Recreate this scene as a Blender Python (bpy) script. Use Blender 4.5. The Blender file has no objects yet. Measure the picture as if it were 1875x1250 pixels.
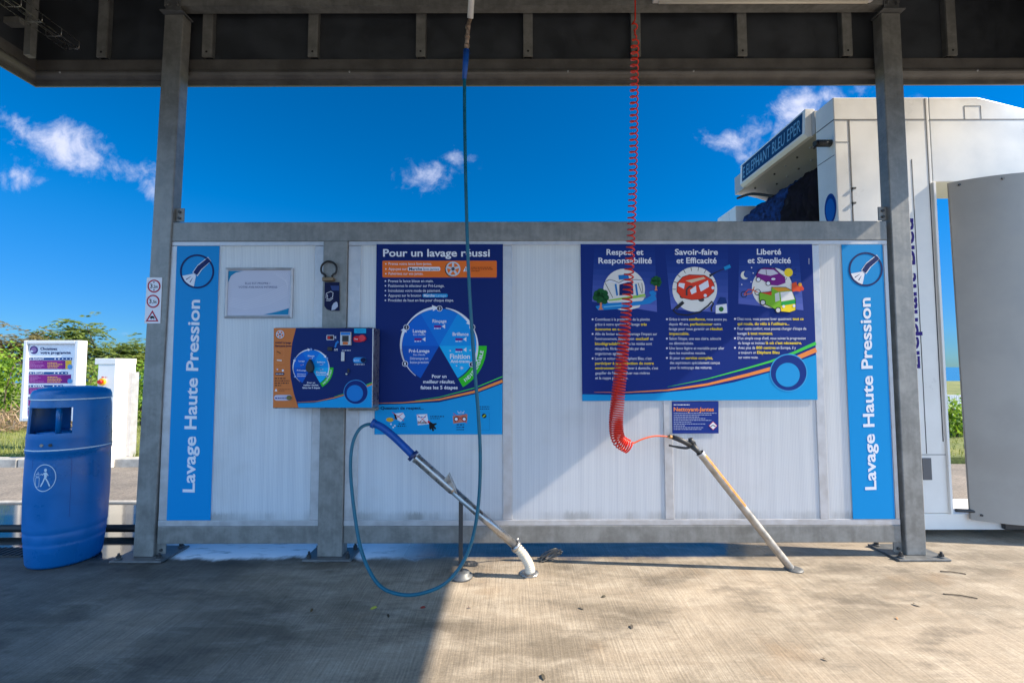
import bpy, bmesh, math, random
from math import radians, sin, cos, pi
from mathutils import Vector, Matrix
random.seed(7)
SC = bpy.context.scene
COL = SC.collection

# ------------------------------------------------------------------ camera
F = 830.0
CAM = Vector((0, -2.9, 1.2)); PITCH = radians(3.1); ROLL = radians(-0.12)
cd = bpy.data.cameras.new('camera'); cam = bpy.data.objects.new('camera', cd); COL.objects.link(cam)
cd.sensor_width = 36; cd.lens = 36 * F / 1875; cd.clip_start = 0.02; cd.clip_end = 2000
cam.matrix_world = Matrix.Translation(CAM) @ Matrix.Rotation(pi / 2 + PITCH, 4, 'X') @ Matrix.Rotation(ROLL, 4, 'Z')
SC.camera = cam
SC.view_settings.view_transform = 'Standard'; SC.view_settings.look = 'None'
SC.view_settings.exposure = 1.75; SC.view_settings.gamma = 1
SC.cycles.max_bounces = 8; SC.cycles.diffuse_bounces = 5; SC.cycles.use_denoising = True

def ray(px, py):
    u = (px - 937.5) / F; v = -(py - 625) / F
    c, s = cos(ROLL), sin(ROLL); u, v = c * u - s * v, s * u + c * v
    return Vector((u, cos(PITCH) - v * sin(PITCH), sin(PITCH) + v * cos(PITCH)))
def P(px, py, Y=0.0):            # a measured point on the upright plane at depth Y
    d = ray(px, py); return CAM + d * ((Y - CAM.y) / d.y)
def G(px, py, z=0.0):            # a measured point on the ground
    d = ray(px, py); return CAM + d * ((z - CAM.z) / d.z)

# ------------------------------------------------------------------ sun and sky
SUN_TO = Vector((1, -0.14, 0.785)).normalized()
sl = bpy.data.lights.new('sun', 'SUN'); sl.energy = 3.05; sl.angle = radians(0.5); sl.color = (1, 0.88, 0.71)
so = bpy.data.objects.new('sun', sl); COL.objects.link(so)
so.rotation_euler = SUN_TO.to_track_quat('Z', 'Y').to_euler(); so.location = (8, -1, 8)

class NT:
    def __init__(s, tree): s.t = tree; s.n = tree.nodes; s.l = tree.links
    def new(s, typ, **kw):
        n = s.n.new(typ)
        for k, v in kw.items(): setattr(n, k, v)
        return n
    def put(s, sock, v):
        if hasattr(v, 'is_output'): s.l.new(v, sock)
        elif v is not None: sock.default_value = v
    def math(s, op, a, b=None, c=None, clamp=False):
        n = s.new('ShaderNodeMath', operation=op, use_clamp=clamp)
        for i, v in enumerate((a, b, c)):
            if v is not None: s.put(n.inputs[i], v)
        return n.outputs[0]
    def mix(s, f, a, b, blend='MIX'):
        n = s.new('ShaderNodeMix', data_type='RGBA', blend_type=blend)
        s.put(n.inputs[0], f); s.put(n.inputs[6], a if hasattr(a, 'is_output') else (*a, 1) if len(a) == 3 else a)
        s.put(n.inputs[7], b if hasattr(b, 'is_output') else (*b, 1) if len(b) == 3 else b)
        return n.outputs[2]
    def ramp(s, f, stops):
        n = s.new('ShaderNodeMapRange', interpolation_type='SMOOTHSTEP'); s.put(n.inputs[0], f)
        n.inputs[1].default_value, n.inputs[2].default_value = stops[0], stops[1]
        n.inputs[3].default_value, n.inputs[4].default_value = (stops[2], stops[3]) if len(stops) > 2 else (0, 1)
        return n.outputs[0]
    def noise(s, vec, scale, detail=4, rough=0.55, dist=0.0):
        n = s.new('ShaderNodeTexNoise'); s.put(n.inputs['Vector'], vec)
        n.inputs['Scale'].default_value = scale; n.inputs['Detail'].default_value = detail
        n.inputs['Roughness'].default_value = rough; n.inputs['Distortion'].default_value = dist
        return n.outputs[0]
    def mapping(s, vec, scale=(1, 1, 1), rot=(0, 0, 0), loc=(0, 0, 0)):
        n = s.new('ShaderNodeMapping'); s.put(n.inputs[0], vec)
        n.inputs['Location'].default_value = loc; n.inputs['Rotation'].default_value = rot; n.inputs['Scale'].default_value = scale
        return n.outputs[0]

W = bpy.data.worlds.new('World'); SC.world = W; W.use_nodes = True
w = NT(W.node_tree); w.n.clear()
sky = w.new('ShaderNodeTexSky', sky_type='NISHITA', sun_disc=False)
sky.sun_elevation = math.asin(SUN_TO.z); sky.sun_rotation = math.atan2(SUN_TO.x, SUN_TO.y)
sky.air_density = 1.0; sky.dust_density = 0.0; sky.ozone_density = 4.0; sky.altitude = 200
hs = w.new('ShaderNodeHueSaturation'); w.put(hs.inputs['Color'], sky.outputs[0])
hs.inputs['Saturation'].default_value = 1.45; hs.inputs['Value'].default_value = 1.0; hs.inputs['Hue'].default_value = 0.488
tc = w.new('ShaderNodeTexCoord'); sep = w.new('ShaderNodeSeparateXYZ'); w.put(sep.inputs[0], tc.outputs['Generated'])
dy = w.math('MAXIMUM', sep.outputs[1], 0.05)
U = w.math('DIVIDE', sep.outputs[0], dy); V = w.math('DIVIDE', sep.outputs[2], dy)
cmb = w.new('ShaderNodeCombineXYZ'); w.put(cmb.inputs[0], U); w.put(cmb.inputs[1], V)
n1 = w.noise(cmb.outputs[0], 11, 9, 0.62, 0.35); n2 = w.noise(cmb.outputs[0], 4.2, 3, 0.5)
total = None
for (px, py, ax, ay, rot, k) in ((115, 270, 200, 66, 22, 1.1), (250, 318, 90, 46, 32, .95), (50, 325, 90, 34, 12, .72), (790, 322, 92, 50, -8, 1.0), (828, 288, 52, 30, 10, .95), (740, 345, 60, 22, 0, .7),
                                 (1350, 258, 80, 34, 8, .9), (1440, 222, 140, 66, -26, 1.12), (1530, 178, 130, 38, -10, .9), (1690, 178, 120, 18, 4, .6), (240, 610, 140, 8, 0, .45), (960, 195, 60, 30, 0, .25)):
    d = ray(px, py); cu, cv = d.x / d.y, d.z / d.y; r = radians(-rot)
    du = w.math('SUBTRACT', U, cu); dv = w.math('SUBTRACT', V, cv)
    a = w.math('DIVIDE', w.math('ADD', w.math('MULTIPLY', du, cos(r)), w.math('MULTIPLY', dv, sin(r))), ax / F)
    b = w.math('DIVIDE', w.math('SUBTRACT', w.math('MULTIPLY', dv, cos(r)), w.math('MULTIPLY', du, sin(r))), ay / F)
    rr = w.math('SQRT', w.math('ADD', w.math('MULTIPLY', a, a), w.math('MULTIPLY', b, b)))
    m = w.math('MULTIPLY', w.math('SUBTRACT', 1.35, rr), k * .74, clamp=True)
    total = m if total is None else w.math('MAXIMUM', total, m)
n3 = w.noise(cmb.outputs[0], 26, 8, .68, .8)
dens = w.math('ADD', total, w.math('ADD', w.math('MULTIPLY', w.math('SUBTRACT', n1, .5), 1.9), w.math('ADD', w.math('MULTIPLY', w.math('SUBTRACT', n2, .5), .8), w.math('MULTIPLY', w.math('SUBTRACT', n3, .5), .7))))
dens = w.math('MULTIPLY', w.math('MULTIPLY', w.ramp(dens, (0.42, 1.35)), w.ramp(total, (0, .3))), w.math('GREATER_THAN', sep.outputs[1], 0.06))
bgc = w.mix(dens, w.mix(1.0, hs.outputs[0], w.mix(w.ramp(sep.outputs[2], (.0, .32)), (.15, .33, .60), (.38, .60, .81)), 'MULTIPLY'), (4.3, 4.6, 5.9))
# unseen bright cloud added behind the camera to fill the shaded wall with light
nb = w.noise(tc.outputs['Generated'], 2.6, 7, .6, .3)
back = w.math('MULTIPLY', w.ramp(sep.outputs[1], (.10, -.25)), w.ramp(nb, (.34, .58)))
bgc = w.mix(back, bgc, (5.6, 9.0, 14.0))
bg = w.new('ShaderNodeBackground'); w.put(bg.inputs[0], bgc); bg.inputs[1].default_value = 0.055
wo = w.new('ShaderNodeOutputWorld'); w.l.new(bg.outputs[0], wo.inputs[0])

# ------------------------------------------------------------------ materials
def S(r, g, b):
    f = lambda c: ((c / 255) / 12.92) if c / 255 <= 0.04045 else (((c / 255) + 0.055) / 1.055) ** 2.4
    return (f(r), f(g), f(b))
MATS = {}
def mat(name, col, rough=0.5, metal=0.0, var=0.0, vscale=8.0, bump=0.0, bscale=60.0, spec=0.5):
    if name in MATS: return MATS[name]
    m = bpy.data.materials.new(name); m.use_nodes = True; t = NT(m.node_tree); b = m.node_tree.nodes['Principled BSDF']
    b.inputs['Base Color'].default_value = (*col, 1); b.inputs['Roughness'].default_value = rough
    b.inputs['Metallic'].default_value = metal; b.inputs['Specular IOR Level'].default_value = spec
    if var or bump:
        tcn = t.new('ShaderNodeTexCoord')
    if var:
        n = t.noise(tcn.outputs['Object'], vscale, 6, .6)
        k = t.ramp(n, (.3, .7, 1 - var, 1 + var))
        t.put(b.inputs['Base Color'], t.mix(1.0, col, k, 'MULTIPLY'))
        t.put(b.inputs['Roughness'], t.ramp(n, (.3, .7, max(.02, rough - .12), min(1, rough + .12))))
    if bump:
        bn = t.new('ShaderNodeBump'); bn.inputs['Strength'].default_value = bump; bn.inputs['Distance'].default_value = .004
        t.put(bn.inputs['Height'], t.noise(tcn.outputs['Object'], bscale, 5, .6)); t.l.new(bn.outputs[0], b.inputs['Normal'])
    MATS[name] = m; return m
def ink(r, g, b): return mat('print_%d_%d_%d' % (r, g, b), S(r, g, b), .5, spec=.18)

def galv_material(name, col, streak=1.0):
    m = bpy.data.materials.new(name); m.use_nodes = True; t = NT(m.node_tree); b = m.node_tree.nodes['Principled BSDF']
    tcn = t.new('ShaderNodeTexCoord'); o = tcn.outputs['Object']
    v = t.new('ShaderNodeTexVoronoi'); t.put(v.inputs['Vector'], o); v.inputs['Scale'].default_value = 55
    n = t.noise(o, 9, 7, .65, .4); n2 = t.noise(t.mapping(o, (22, 22, 2.0)), 1.6, 5, .6)
    k = t.math('ADD', t.math('ADD', t.math('MULTIPLY', t.ramp(n, (.3, .72)), .36), .13), t.math('MULTIPLY', n2, .45 * streak))
    k = t.math('ADD', k, t.math('MULTIPLY', v.outputs['Color'], .12))
    c = t.mix(t.ramp(k, (.25, 1.0)), tuple(x * .70 for x in col), tuple(x * 1.28 for x in col))
    rust = t.math('MULTIPLY', t.ramp(t.noise(o, 14, 6, .7), (.68, .78)), .5)
    c = t.mix(rust, c, (.16, .10, .06))
    t.put(b.inputs['Base Color'], c); b.inputs['Metallic'].default_value = .35
    t.put(b.inputs['Roughness'], t.ramp(k, (.2, 1.0, .42, .62)))
    bn = t.new('ShaderNodeBump'); bn.inputs['Strength'].default_value = .12; bn.inputs['Distance'].default_value = .003
    t.put(bn.inputs['Height'], n); t.l.new(bn.outputs[0], b.inputs['Normal'])
    return m
M_GALV = galv_material('galvanised_steel', (.25, .25, .24))
M_GALVD = galv_material('weathered_galvanised_steel', (.15, .155, .16))
M_ALU = mat('anodised_aluminium', (.5, .5, .52), .42, .35, .10, 14)
M_STEEL = mat('brushed_steel', (.42, .41, .40), .33, .85, .18, 18, .05, 120)
M_SOFFIT = mat('dark_painted_sheet', (.034, .039, .048), .55, 0, .25, 5, .05, 300)
M_FASC = mat('brown_painted_trim', (.105, .098, .092), .4, 0, .22, 7)
M_BLACK = mat('black_rubber', (.012, .012, .014), .5)
M_DARK = mat('dark_grey_plastic', (.035, .037, .04), .5)
M_HOSE = mat('blue_rubber_hose', S(0, 92, 116), .4, 0, .12, 20)
M_SLEEVE = mat('blue_grip_rubber', S(8, 76, 160), .45, 0, .1, 30)
M_COIL = mat('orange_red_plastic', S(222, 44, 22), .32)
M_ORANGE = mat('orange_sticker', S(225, 130, 45), .45, 0, .15, 40)
M_WHITEP = mat('white_paint', (.83, .81, .77), .38, 0, .05, 3)
M_WHITEF = mat('white_frame', (.72, .71, .72), .4)
M_SEAM = mat('dark_seam', (.06, .06, .065), .6)
M_GUARD = mat('grey_plastic_guard', (.36, .345, .32), .45, 0, .08, 2.5)
M_BIN = mat('blue_polyethylene', S(0, 102, 172), .36, 0, .10, 6, .04, 90)
M_BINL = mat('white_line', (.62, .72, .8), .5)
M_CORR = mat('cream_corrugated_hose', (.62, .57, .47), .5, 0, .1, 20)
M_RUST = mat('rusty_pipe', (.28, .2, .15), .6, .3, .5, 40)
M_BRUSH = mat('blue_brush_bristle', (.012, .055, .20), .7, 0, .7, 22)
M_BRUSHD = mat('dark_brush_bristle', (.014, .012, .024), .7, 0, .6, 14)

def panel_material():
    m = bpy.data.materials.new('fluted_polycarbonate'); m.use_nodes = True; t = NT(m.node_tree); b = m.node_tree.nodes['Principled BSDF']
    out = m.node_tree.nodes['Material Output']
    tcn = t.new('ShaderNodeTexCoord'); o = tcn.outputs['Object']; sp = t.new('ShaderNodeSeparateXYZ'); t.put(sp.inputs[0], o)
    wv = t.math('SINE', t.math('MULTIPLY', sp.outputs[0], 2 * pi / .0205)); wv = t.math('POWER', t.math('ABSOLUTE', wv), .5)
    nz = t.noise(t.mapping(o, (30, 30, .35)), 1.5, 3, .6)
    nc = t.noise(o, 3, 4, .6)
    k = t.math('ADD', t.math('MULTIPLY', wv, .35), t.math('MULTIPLY', nz, .65))
    c = t.mix(t.ramp(k, (.25, .85)), (.76, .77, .80), (.97, .97, .97))
    drt = t.math('MULTIPLY', t.ramp(t.math('ADD', sp.outputs[2], t.math('MULTIPLY', t.math('SUBTRACT', t.noise(t.mapping(o, (60, 60, 12)), 1.2, 5, .7), .5), .07)), (.258, .295, 1, 0)), t.ramp(t.noise(t.mapping(o, (3, 3, .1)), 1.3, 4, .6), (.40, .70, .04, .5)))
    c = t.mix(drt, c, (.22, .21, .17))
    c = t.mix(t.math('MULTIPLY', t.ramp(nc, (.5, .75)), .14), c, (.55, .53, .48))
    t.put(b.inputs['Base Color'], c); b.inputs['Roughness'].default_value = .32
    bn = t.new('ShaderNodeBump'); bn.inputs['Strength'].default_value = .25; bn.inputs['Distance'].default_value = .002
    t.put(bn.inputs['Height'], wv); t.l.new(bn.outputs[0], b.inputs['Normal'])
    tr = t.new('ShaderNodeBsdfTranslucent'); t.put(tr.inputs[0], c)
    mx = t.new('ShaderNodeMixShader'); mx.inputs[0].default_value = .55
    t.l.new(b.outputs[0], mx.inputs[1]); t.l.new(tr.outputs[0], mx.inputs[2]); t.l.new(mx.outputs[0], out.inputs[0])
    return m
M_PANEL = panel_material()

def concrete_material():
    m = bpy.data.materials.new('broomed_concrete'); m.use_nodes = True; t = NT(m.node_tree); b = m.node_tree.nodes['Principled BSDF']
    g = t.new('ShaderNodeNewGeometry'); o = g.outputs['Position']; sp = t.new('ShaderNodeSeparateXYZ'); t.put(sp.inputs[0], o)
    big = t.noise(t.mapping(o, (.9, 1.5, 1), (0, 0, .5)), 1.3, 6, .6, .6)
    mid = t.noise(t.mapping(o, (2.0, 5.5, 1), (0, 0, .25)), 1.6, 7, .65, .5)
    broom = t.noise(t.mapping(o, (130, 4.0, 1), (0, 0, -.10)), 1.0, 3, .6)
    broom2 = t.noise(t.mapping(o, (5, 110, 1), (0, 0, .18)), 1.0, 3, .6)
    fine = t.noise(o, 95, 5, .75)
    c = t.mix(t.ramp(big, (.3, .72)), (.20, .165, .122), (.44, .365, .28))
    c = t.mix(t.math('MULTIPLY', t.ramp(mid, (.42, .72)), .62), c, (.52, .45, .36))
    c = t.mix(t.math('MULTIPLY', t.ramp(t.noise(t.mapping(o, (1.4, 3.0, 1), (0, 0, .4), (7, 3, 0)), 1.7, 7, .66), (.5, .70)), .72), c, (.135, .112, .085))
    rust = t.math('MULTIPLY', t.ramp(t.noise(t.mapping(o, loc=(4, 9, 0)), 1.9, 5, .6), (.56, .72)), .35)
    c = t.mix(rust, c, (.30, .19, .10))
    k = t.math('ADD', t.math('ADD', t.math('MULTIPLY', broom, .62), t.math('MULTIPLY', broom2, .16)), t.math('MULTIPLY', fine, .55))
    c = t.mix(1.0, c, t.ramp(k, (.42, .98, .66, 1.30)), 'MULTIPLY')
    # water lying along and behind the partition line, with a ragged edge
    wn = t.math('MULTIPLY', t.math('SUBTRACT', t.noise(t.mapping(o, (2.2, 1, 1)), 1.8, 6, .62), .5), .30)
    wet = t.ramp(t.math('ADD', sp.outputs[1], wn), (-.03, .05))
    dry = t.ramp(sp.outputs[0], (1.3, 2.2, 1, .12)); wet = t.math('MULTIPLY', wet, dry)
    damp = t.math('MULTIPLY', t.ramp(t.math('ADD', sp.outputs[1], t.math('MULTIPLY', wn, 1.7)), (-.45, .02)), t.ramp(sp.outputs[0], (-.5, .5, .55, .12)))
    shade_tint = t.ramp(t.math('ADD', t.math('MULTIPLY', sp.outputs[0], -.55), t.math('MULTIPLY', t.math('SUBTRACT', t.noise(t.mapping(o, loc=(3, 1, 0)), .9, 6, .62), .5), 2.2)), (.0, 1.5))  # shade of the left floor painted into its colour, darker and bluer
    c = t.mix(shade_tint, c, t.mix(1.0, c, (.34, .39, .46), 'MULTIPLY'))
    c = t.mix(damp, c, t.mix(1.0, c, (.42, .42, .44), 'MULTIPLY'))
    # white reflection in the water, painted into the floor colour
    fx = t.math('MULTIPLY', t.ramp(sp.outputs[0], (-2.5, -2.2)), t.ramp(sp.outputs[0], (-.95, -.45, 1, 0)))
    painted_reflection = t.math('MULTIPLY', t.math('MULTIPLY', fx, wet), t.ramp(t.noise(t.mapping(o, (1.6, 5, 1)), 3.0, 6, .6), (.22, .48)))
    c = t.mix(wet, c, t.mix(1.0, c, (.55, .56, .58), 'MULTIPLY'))
    c = t.mix(painted_reflection, c, (.90, .90, .92))
    t.put(b.inputs['Base Color'], c)
    r = t.math('SUBTRACT', .82, t.math('MULTIPLY', damp, .25)); r = t.mix(wet, (.8, .8, .8), (.07, .07, .07))
    t.put(b.inputs['Roughness'], t.mix(painted_reflection, r, (.5, .5, .5)))
    bn = t.new('ShaderNodeBump'); bn.inputs['Distance'].default_value = .003
    t.put(bn.inputs['Strength'], t.math('SUBTRACT', .8, t.math('MULTIPLY', wet, .77)))
    t.put(bn.inputs['Height'], k); t.l.new(bn.outputs[0], b.inputs['Normal'])
    return m
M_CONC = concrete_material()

def ground_mat(name, a, b_, scale, rough=.9, fine=60):
    m = bpy.data.materials.new(name); m.use_nodes = True; t = NT(m.node_tree); b = m.node_tree.nodes['Principled BSDF']
    g = t.new('ShaderNodeNewGeometry'); o = g.outputs['Position']
    n = t.noise(o, scale, 7, .65); f = t.noise(o, fine, 3, .7)
    c = t.mix(t.ramp(n, (.32, .68)), a, b_); c = t.mix(1.0, c, t.ramp(f, (.3, .7, .7, 1.3)), 'MULTIPLY')
    t.put(b.inputs['Base Color'], c); b.inputs['Roughness'].default_value = rough
    bn = t.new('ShaderNodeBump'); bn.inputs['Strength'].default_value = .6; bn.inputs['Distance'].default_value = .01
    t.put(bn.inputs['Height'], f); t.l.new(bn.outputs[0], b.inputs['Normal'])
    return m
M_ROAD = ground_mat('pale_asphalt', (.15, .13, .11), (.26, .22, .18), 1.2)
M_LAWN = ground_mat('lawn', (.10, .13, .03), (.22, .22, .06), 1.0, .95, 30)
M_KERB = mat('kerb_stone', (.36, .34, .31), .85, 0, .25, 9, .3, 60)

def leaf_mat(name, a, b_, trans=.35):
    m = bpy.data.materials.new(name); m.use_nodes = True; t = NT(m.node_tree); b = m.node_tree.nodes['Principled BSDF']
    out = m.node_tree.nodes['Material Output']
    g = t.new('ShaderNodeNewGeometry'); n = t.noise(g.outputs['Position'], 3.5, 4, .7); rnd = g.outputs['Random Per Island']
    c = t.mix(t.math('ADD', t.math('MULTIPLY', t.ramp(n, (.3, .7)), .55), t.math('MULTIPLY', rnd, .45)), a, b_)
    t.put(b.inputs['Base Color'], c); b.inputs['Roughness'].default_value = .55
    tr = t.new('ShaderNodeBsdfTranslucent'); t.put(tr.inputs[0], c); mx = t.new('ShaderNodeMixShader'); mx.inputs[0].default_value = trans
    t.l.new(b.outputs[0], mx.inputs[1]); t.l.new(tr.outputs[0], mx.inputs[2]); t.l.new(mx.outputs[0], out.inputs[0])
    return m
M_LEAF = leaf_mat('feathery_leaf', (.09, .15, .03), (.36, .43, .11), .45)
M_LEAFR = leaf_mat('reddish_leaf', (.14, .15, .05), (.44, .34, .16), .45)
M_LEAFB = leaf_mat('vine_leaf', (.09, .22, .015), (.36, .50, .05), .45)
M_DRY = leaf_mat('dry_stalk', (.16, .10, .06), (.42, .30, .18), .1)
M_BARK = mat('bark', (.11, .085, .06), .9, 0, .4, 20, .5, 40)

# ------------------------------------------------------------------ mesh helpers
class MB:
    def __init__(s): s.v = []; s.f = []; s.m = []; s.sm = []; s.mats = []
    def mi(s, m):
        if m not in s.mats: s.mats.append(m)
        return s.mats.index(m)
    def add(s, vs, fs, m, smooth=False):
        o = len(s.v); s.v.extend([tuple(v) for v in vs]); k = s.mi(m)
        for f in fs: s.f.append([i + o for i in f]); s.m.append(k); s.sm.append(smooth)
        return s
    def box(s, x0, x1, y0, y1, z0, z1, m):
        vs = [(x, y, z) for x in (x0, x1) for y in (y0, y1) for z in (z0, z1)]
        return s.add(vs, [(0, 1, 3, 2), (4, 6, 7, 5), (0, 4, 5, 1), (2, 3, 7, 6), (0, 2, 6, 4), (1, 5, 7, 3)], m)
    def tube(s, pts, r, m, seg=12, cap=True, smooth=True):
        pts = [Vector(p) for p in pts]; n = len(pts); rs = r if isinstance(r, (list, tuple)) else [r] * n
        vs = []; up = None
        for i, p in enumerate(pts):
            d = (pts[min(i + 1, n - 1)] - pts[max(i - 1, 0)]).normalized()
            if up is None:
                up = Vector((0, 0, 1)) if abs(d.z) < .9 else Vector((0, 1, 0))
            a = d.cross(up).normalized(); up = a.cross(d).normalized()
            for k in range(seg):
                t = 2 * pi * k / seg; vs.append(p + (a * cos(t) + up * sin(t)) * rs[i])
        fs = [(i * seg + k, i * seg + (k + 1) % seg, (i + 1) * seg + (k + 1) % seg, (i + 1) * seg + k) for i in range(n - 1) for k in range(seg)]
        s.add(vs, fs, m, smooth)
        if cap:
            o = len(s.v) - len(vs); k = s.mi(m)
            s.f.append([o + i for i in range(seg)][::-1]); s.m.append(k); s.sm.append(False)
            s.f.append([o + (n - 1) * seg + i for i in range(seg)]); s.m.append(k); s.sm.append(False)
        return s
    def lathe(s, prof, c, m, seg=48, skip=None):
        vs = [(c[0] + r * cos(2 * pi * k / seg), c[1] + r * sin(2 * pi * k / seg), c[2] + z) for r, z in prof for k in range(seg)]
        fs = []
        for i in range(len(prof) - 1):
            for k in range(seg):
                if skip and skip(i, k): continue
                fs.append((i * seg + k, i * seg + (k + 1) % seg, (i + 1) * seg + (k + 1) % seg, (i + 1) * seg + k))
        return s.add(vs, fs, m, True)
    def prism(s, poly, y0, y1, m):     # polygon in x,z pushed from y0 to y1
        n = len(poly); vs = [(x, y0, z) for x, z in poly] + [(x, y1, z) for x, z in poly]
        fs = [list(range(n)), list(range(2 * n - 1, n - 1, -1))] + [(i, n + i, n + (i + 1) % n, (i + 1) % n) for i in range(n)]
        return s.add(vs, fs, m)
    def build(s, name, parent=None, bevel=0.0, recalc=True):
        me = bpy.data.meshes.new(name); me.from_pydata(s.v, [], s.f)
        for m in s.mats: me.materials.append(m)
        me.polygons.foreach_set('material_index', s.m); me.polygons.foreach_set('use_smooth', s.sm)
        if recalc:
            bm = bmesh.new(); bm.from_mesh(me); bmesh.ops.recalc_face_normals(bm, faces=bm.faces); bm.to_mesh(me); bm.free()
        me.update(); o = bpy.data.objects.new(name, me); COL.objects.link(o)
        if parent: o.parent = parent; o.matrix_parent_inverse = Matrix.Translation(-parent.location) if parent.type == 'EMPTY' and parent.parent is None and parent.rotation_euler.z == 0 else Matrix()
        if bevel:
            bv = o.modifiers.new('bevel', 'BEVEL'); bv.width = bevel; bv.segments = 2; bv.limit_method = 'ANGLE'; bv.angle_limit = radians(40)
        return o
def tag(o, label, cat, group=None):
    o['label'] = label; o['category'] = cat
    if group: o['group'] = group
    return o
def thing(name, label, cat, loc=(0, 0, 0), rz=0.0, group=None):
    o = bpy.data.objects.new(name, None); COL.objects.link(o); o.empty_display_size = .1
    o.location = loc; o.rotation_euler = (0, 0, rz); return tag(o, label, cat, group)
def structure(o): o['kind'] = 'structure'; return o
def spline(pts, n=8):
    pts = [Vector(p) for p in pts]; out = []
    for i in range(len(pts) - 1):
        p0 = pts[max(i - 1, 0)]; p1 = pts[i]; p2 = pts[i + 1]; p3 = pts[min(i + 2, len(pts) - 1)]
        for k in range(n):
            t = k / n
            out.append(.5 * ((2 * p1) + (p2 - p0) * t + (2 * p0 - 5 * p1 + 4 * p2 - p3) * t * t + (3 * p1 - p0 - 3 * p2 + p3) * t ** 3))
    out.append(pts[-1]); return out

# ------------------------------------------------------------------ lettering
_glyph = {}
def text_mesh(s, bold):
    key = (s, bold)
    if key in _glyph: return _glyph[key]
    cu = bpy.data.curves.new('lettering', 'FONT'); cu.body = s; cu.size = 1; cu.resolution_u = 3; cu.offset = .022 if bold else .004
    cu.fill_mode = 'FRONT'
    ob = bpy.data.objects.new('lettering', cu); COL.objects.link(ob)
    dg = bpy.context.evaluated_depsgraph_get(); me = bpy.data.meshes.new_from_object(ob.evaluated_get(dg))
    v = [(q.co.x, q.co.y) for q in me.vertices]; f = [tuple(p.vertices) for p in me.polygons]
    bpy.data.objects.remove(ob); bpy.data.curves.remove(cu); bpy.data.meshes.remove(me)
    _glyph[key] = (v, f); return v, f
_hv, _ = text_mesh('H', False); CAP = max(y for _, y in _hv) - min(y for _, y in _hv)

class Art:
    """flat printed artwork lying on a plane; pmap turns a measured 2-D point plus a layer into a 3-D point"""
    def __init__(s, pmap, unit): s.pmap = pmap; s.unit = unit; s.parts = {}
    def mb(s, part): return s.parts.setdefault(part, MB())
    def poly(s, part, pts, m, layer=1):
        s.mb(part).add([s.pmap(x, y, layer) for x, y in pts], [list(range(len(pts)))], m)
    def disc(s, part, cx, cy, r, m, layer=1, n=36, ry=None):
        s.poly(part, [(cx + r * cos(2 * pi * k / n), cy + (ry or r) * sin(2 * pi * k / n)) for k in range(n)], m, layer)
    def arc(s, part, cx, cy, r0, r1, a0, a1, m, layer=1, n=24, taper=None):
        vs = []; 
        for k in range(n + 1):
            a = radians(a0 + (a1 - a0) * k / n); q = k / n
            ri, ro = r0, r1
            if taper: mid = (r0 + r1) / 2; h = (r1 - r0) / 2 * (taper[0] + (taper[1] - taper[0]) * q); ri, ro = mid - h, mid + h
            vs += [s.pmap(cx + ri * cos(a), cy - ri * sin(a), layer), s.pmap(cx + ro * cos(a), cy - ro * sin(a), layer)]
        s.mb(part).add(vs, [(2 * k, 2 * k + 1, 2 * k + 3, 2 * k + 2) for k in range(n)], m)
    def ring(s, part, cx, cy, r0, r1, m, layer=1, n=48): s.arc(part, cx, cy, r0, r1, 0, 360, m, layer, n)
    def line(s, part, pts, wd, m, layer=2):
        n = len(pts); ws = wd if isinstance(wd, (list, tuple)) else [wd] * n; vs = []
        for i, (x, y) in enumerate(pts):
            x0, y0 = pts[max(i - 1, 0)]; x1, y1 = pts[min(i + 1, n - 1)]; dx, dy = x1 - x0, y1 - y0; L = math.hypot(dx, dy) or 1
            nx, ny = -dy / L * ws[i] / 2, dx / L * ws[i] / 2
            vs += [s.pmap(x + nx, y + ny, layer), s.pmap(x - nx, y - ny, layer)]
        s.mb(part).add(vs, [(2 * i, 2 * i + 1, 2 * i + 3, 2 * i + 2) for i in range(n - 1)], m)
    def rrect(s, part, x0, y0, x1, y1, r, m, layer=1):
        pts = []
        for cx, cy, a in ((x1 - r, y1 - r, 0), (x0 + r, y1 - r, 90), (x0 + r, y0 + r, 180), (x1 - r, y0 + r, 270)):
            pts += [(cx + r * cos(radians(a + q)), cy + r * sin(radians(a + q))) for q in (0, 22, 45, 68, 90)]
        s.poly(part, pts, m, layer)
    def text(s, part, st, p0, p1, cap, m, layer=3, bold=True):
        v, f = text_mesh(st, bold)
        if not v: return
        x0 = min(a for a, _ in v); x1 = max(a for a, _ in v); dx, dy = p1[0] - p0[0], p1[1] - p0[1]; L = math.hypot(dx, dy); ux, uy = dx / L, dy / L
        kx = L / (x1 - x0); ky = cap / CAP
        vs = []
        for a, b in v:
            q = (a - x0) * kx; h = b * ky
            vs.append(s.pmap(p0[0] + ux * q + uy * h, p0[1] + uy * q - ux * h, layer))
        s.mb(part).add(vs, f, m)
    def t(s, part, st, x0, x1, base, cap, m, bold=True, layer=3): s.text(part, st, (x0, base), (x1, base), cap, m, layer, bold)
    def micro(s, part, x0, x1, y, h, m, layer=3):     # print too small to read: broken strokes
        x = x0
        while x < x1:
            L = random.uniform(1.5, 5); e = min(x + L, x1)
            s.poly(part, [(x, y), (e, y), (e, y - h), (x, y - h)], m, layer); x = e + h * .8
    def finish(s, parent, order=None):
        for k, mb in s.parts.items(): mb.build(k.split('#')[0], parent, recalc=False)
def plane_art(Y): return Art(lambda x, y, l: P(x, y, Y) + Vector((0, -.0005 * l, 0)), 1)
WHITE = ink(225, 228, 238); NAVY = ink(4, 34, 104); NAVYD = ink(8, 18, 62); CYAN = ink(10, 150, 214); GREEN = ink(48, 190, 40)
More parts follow.
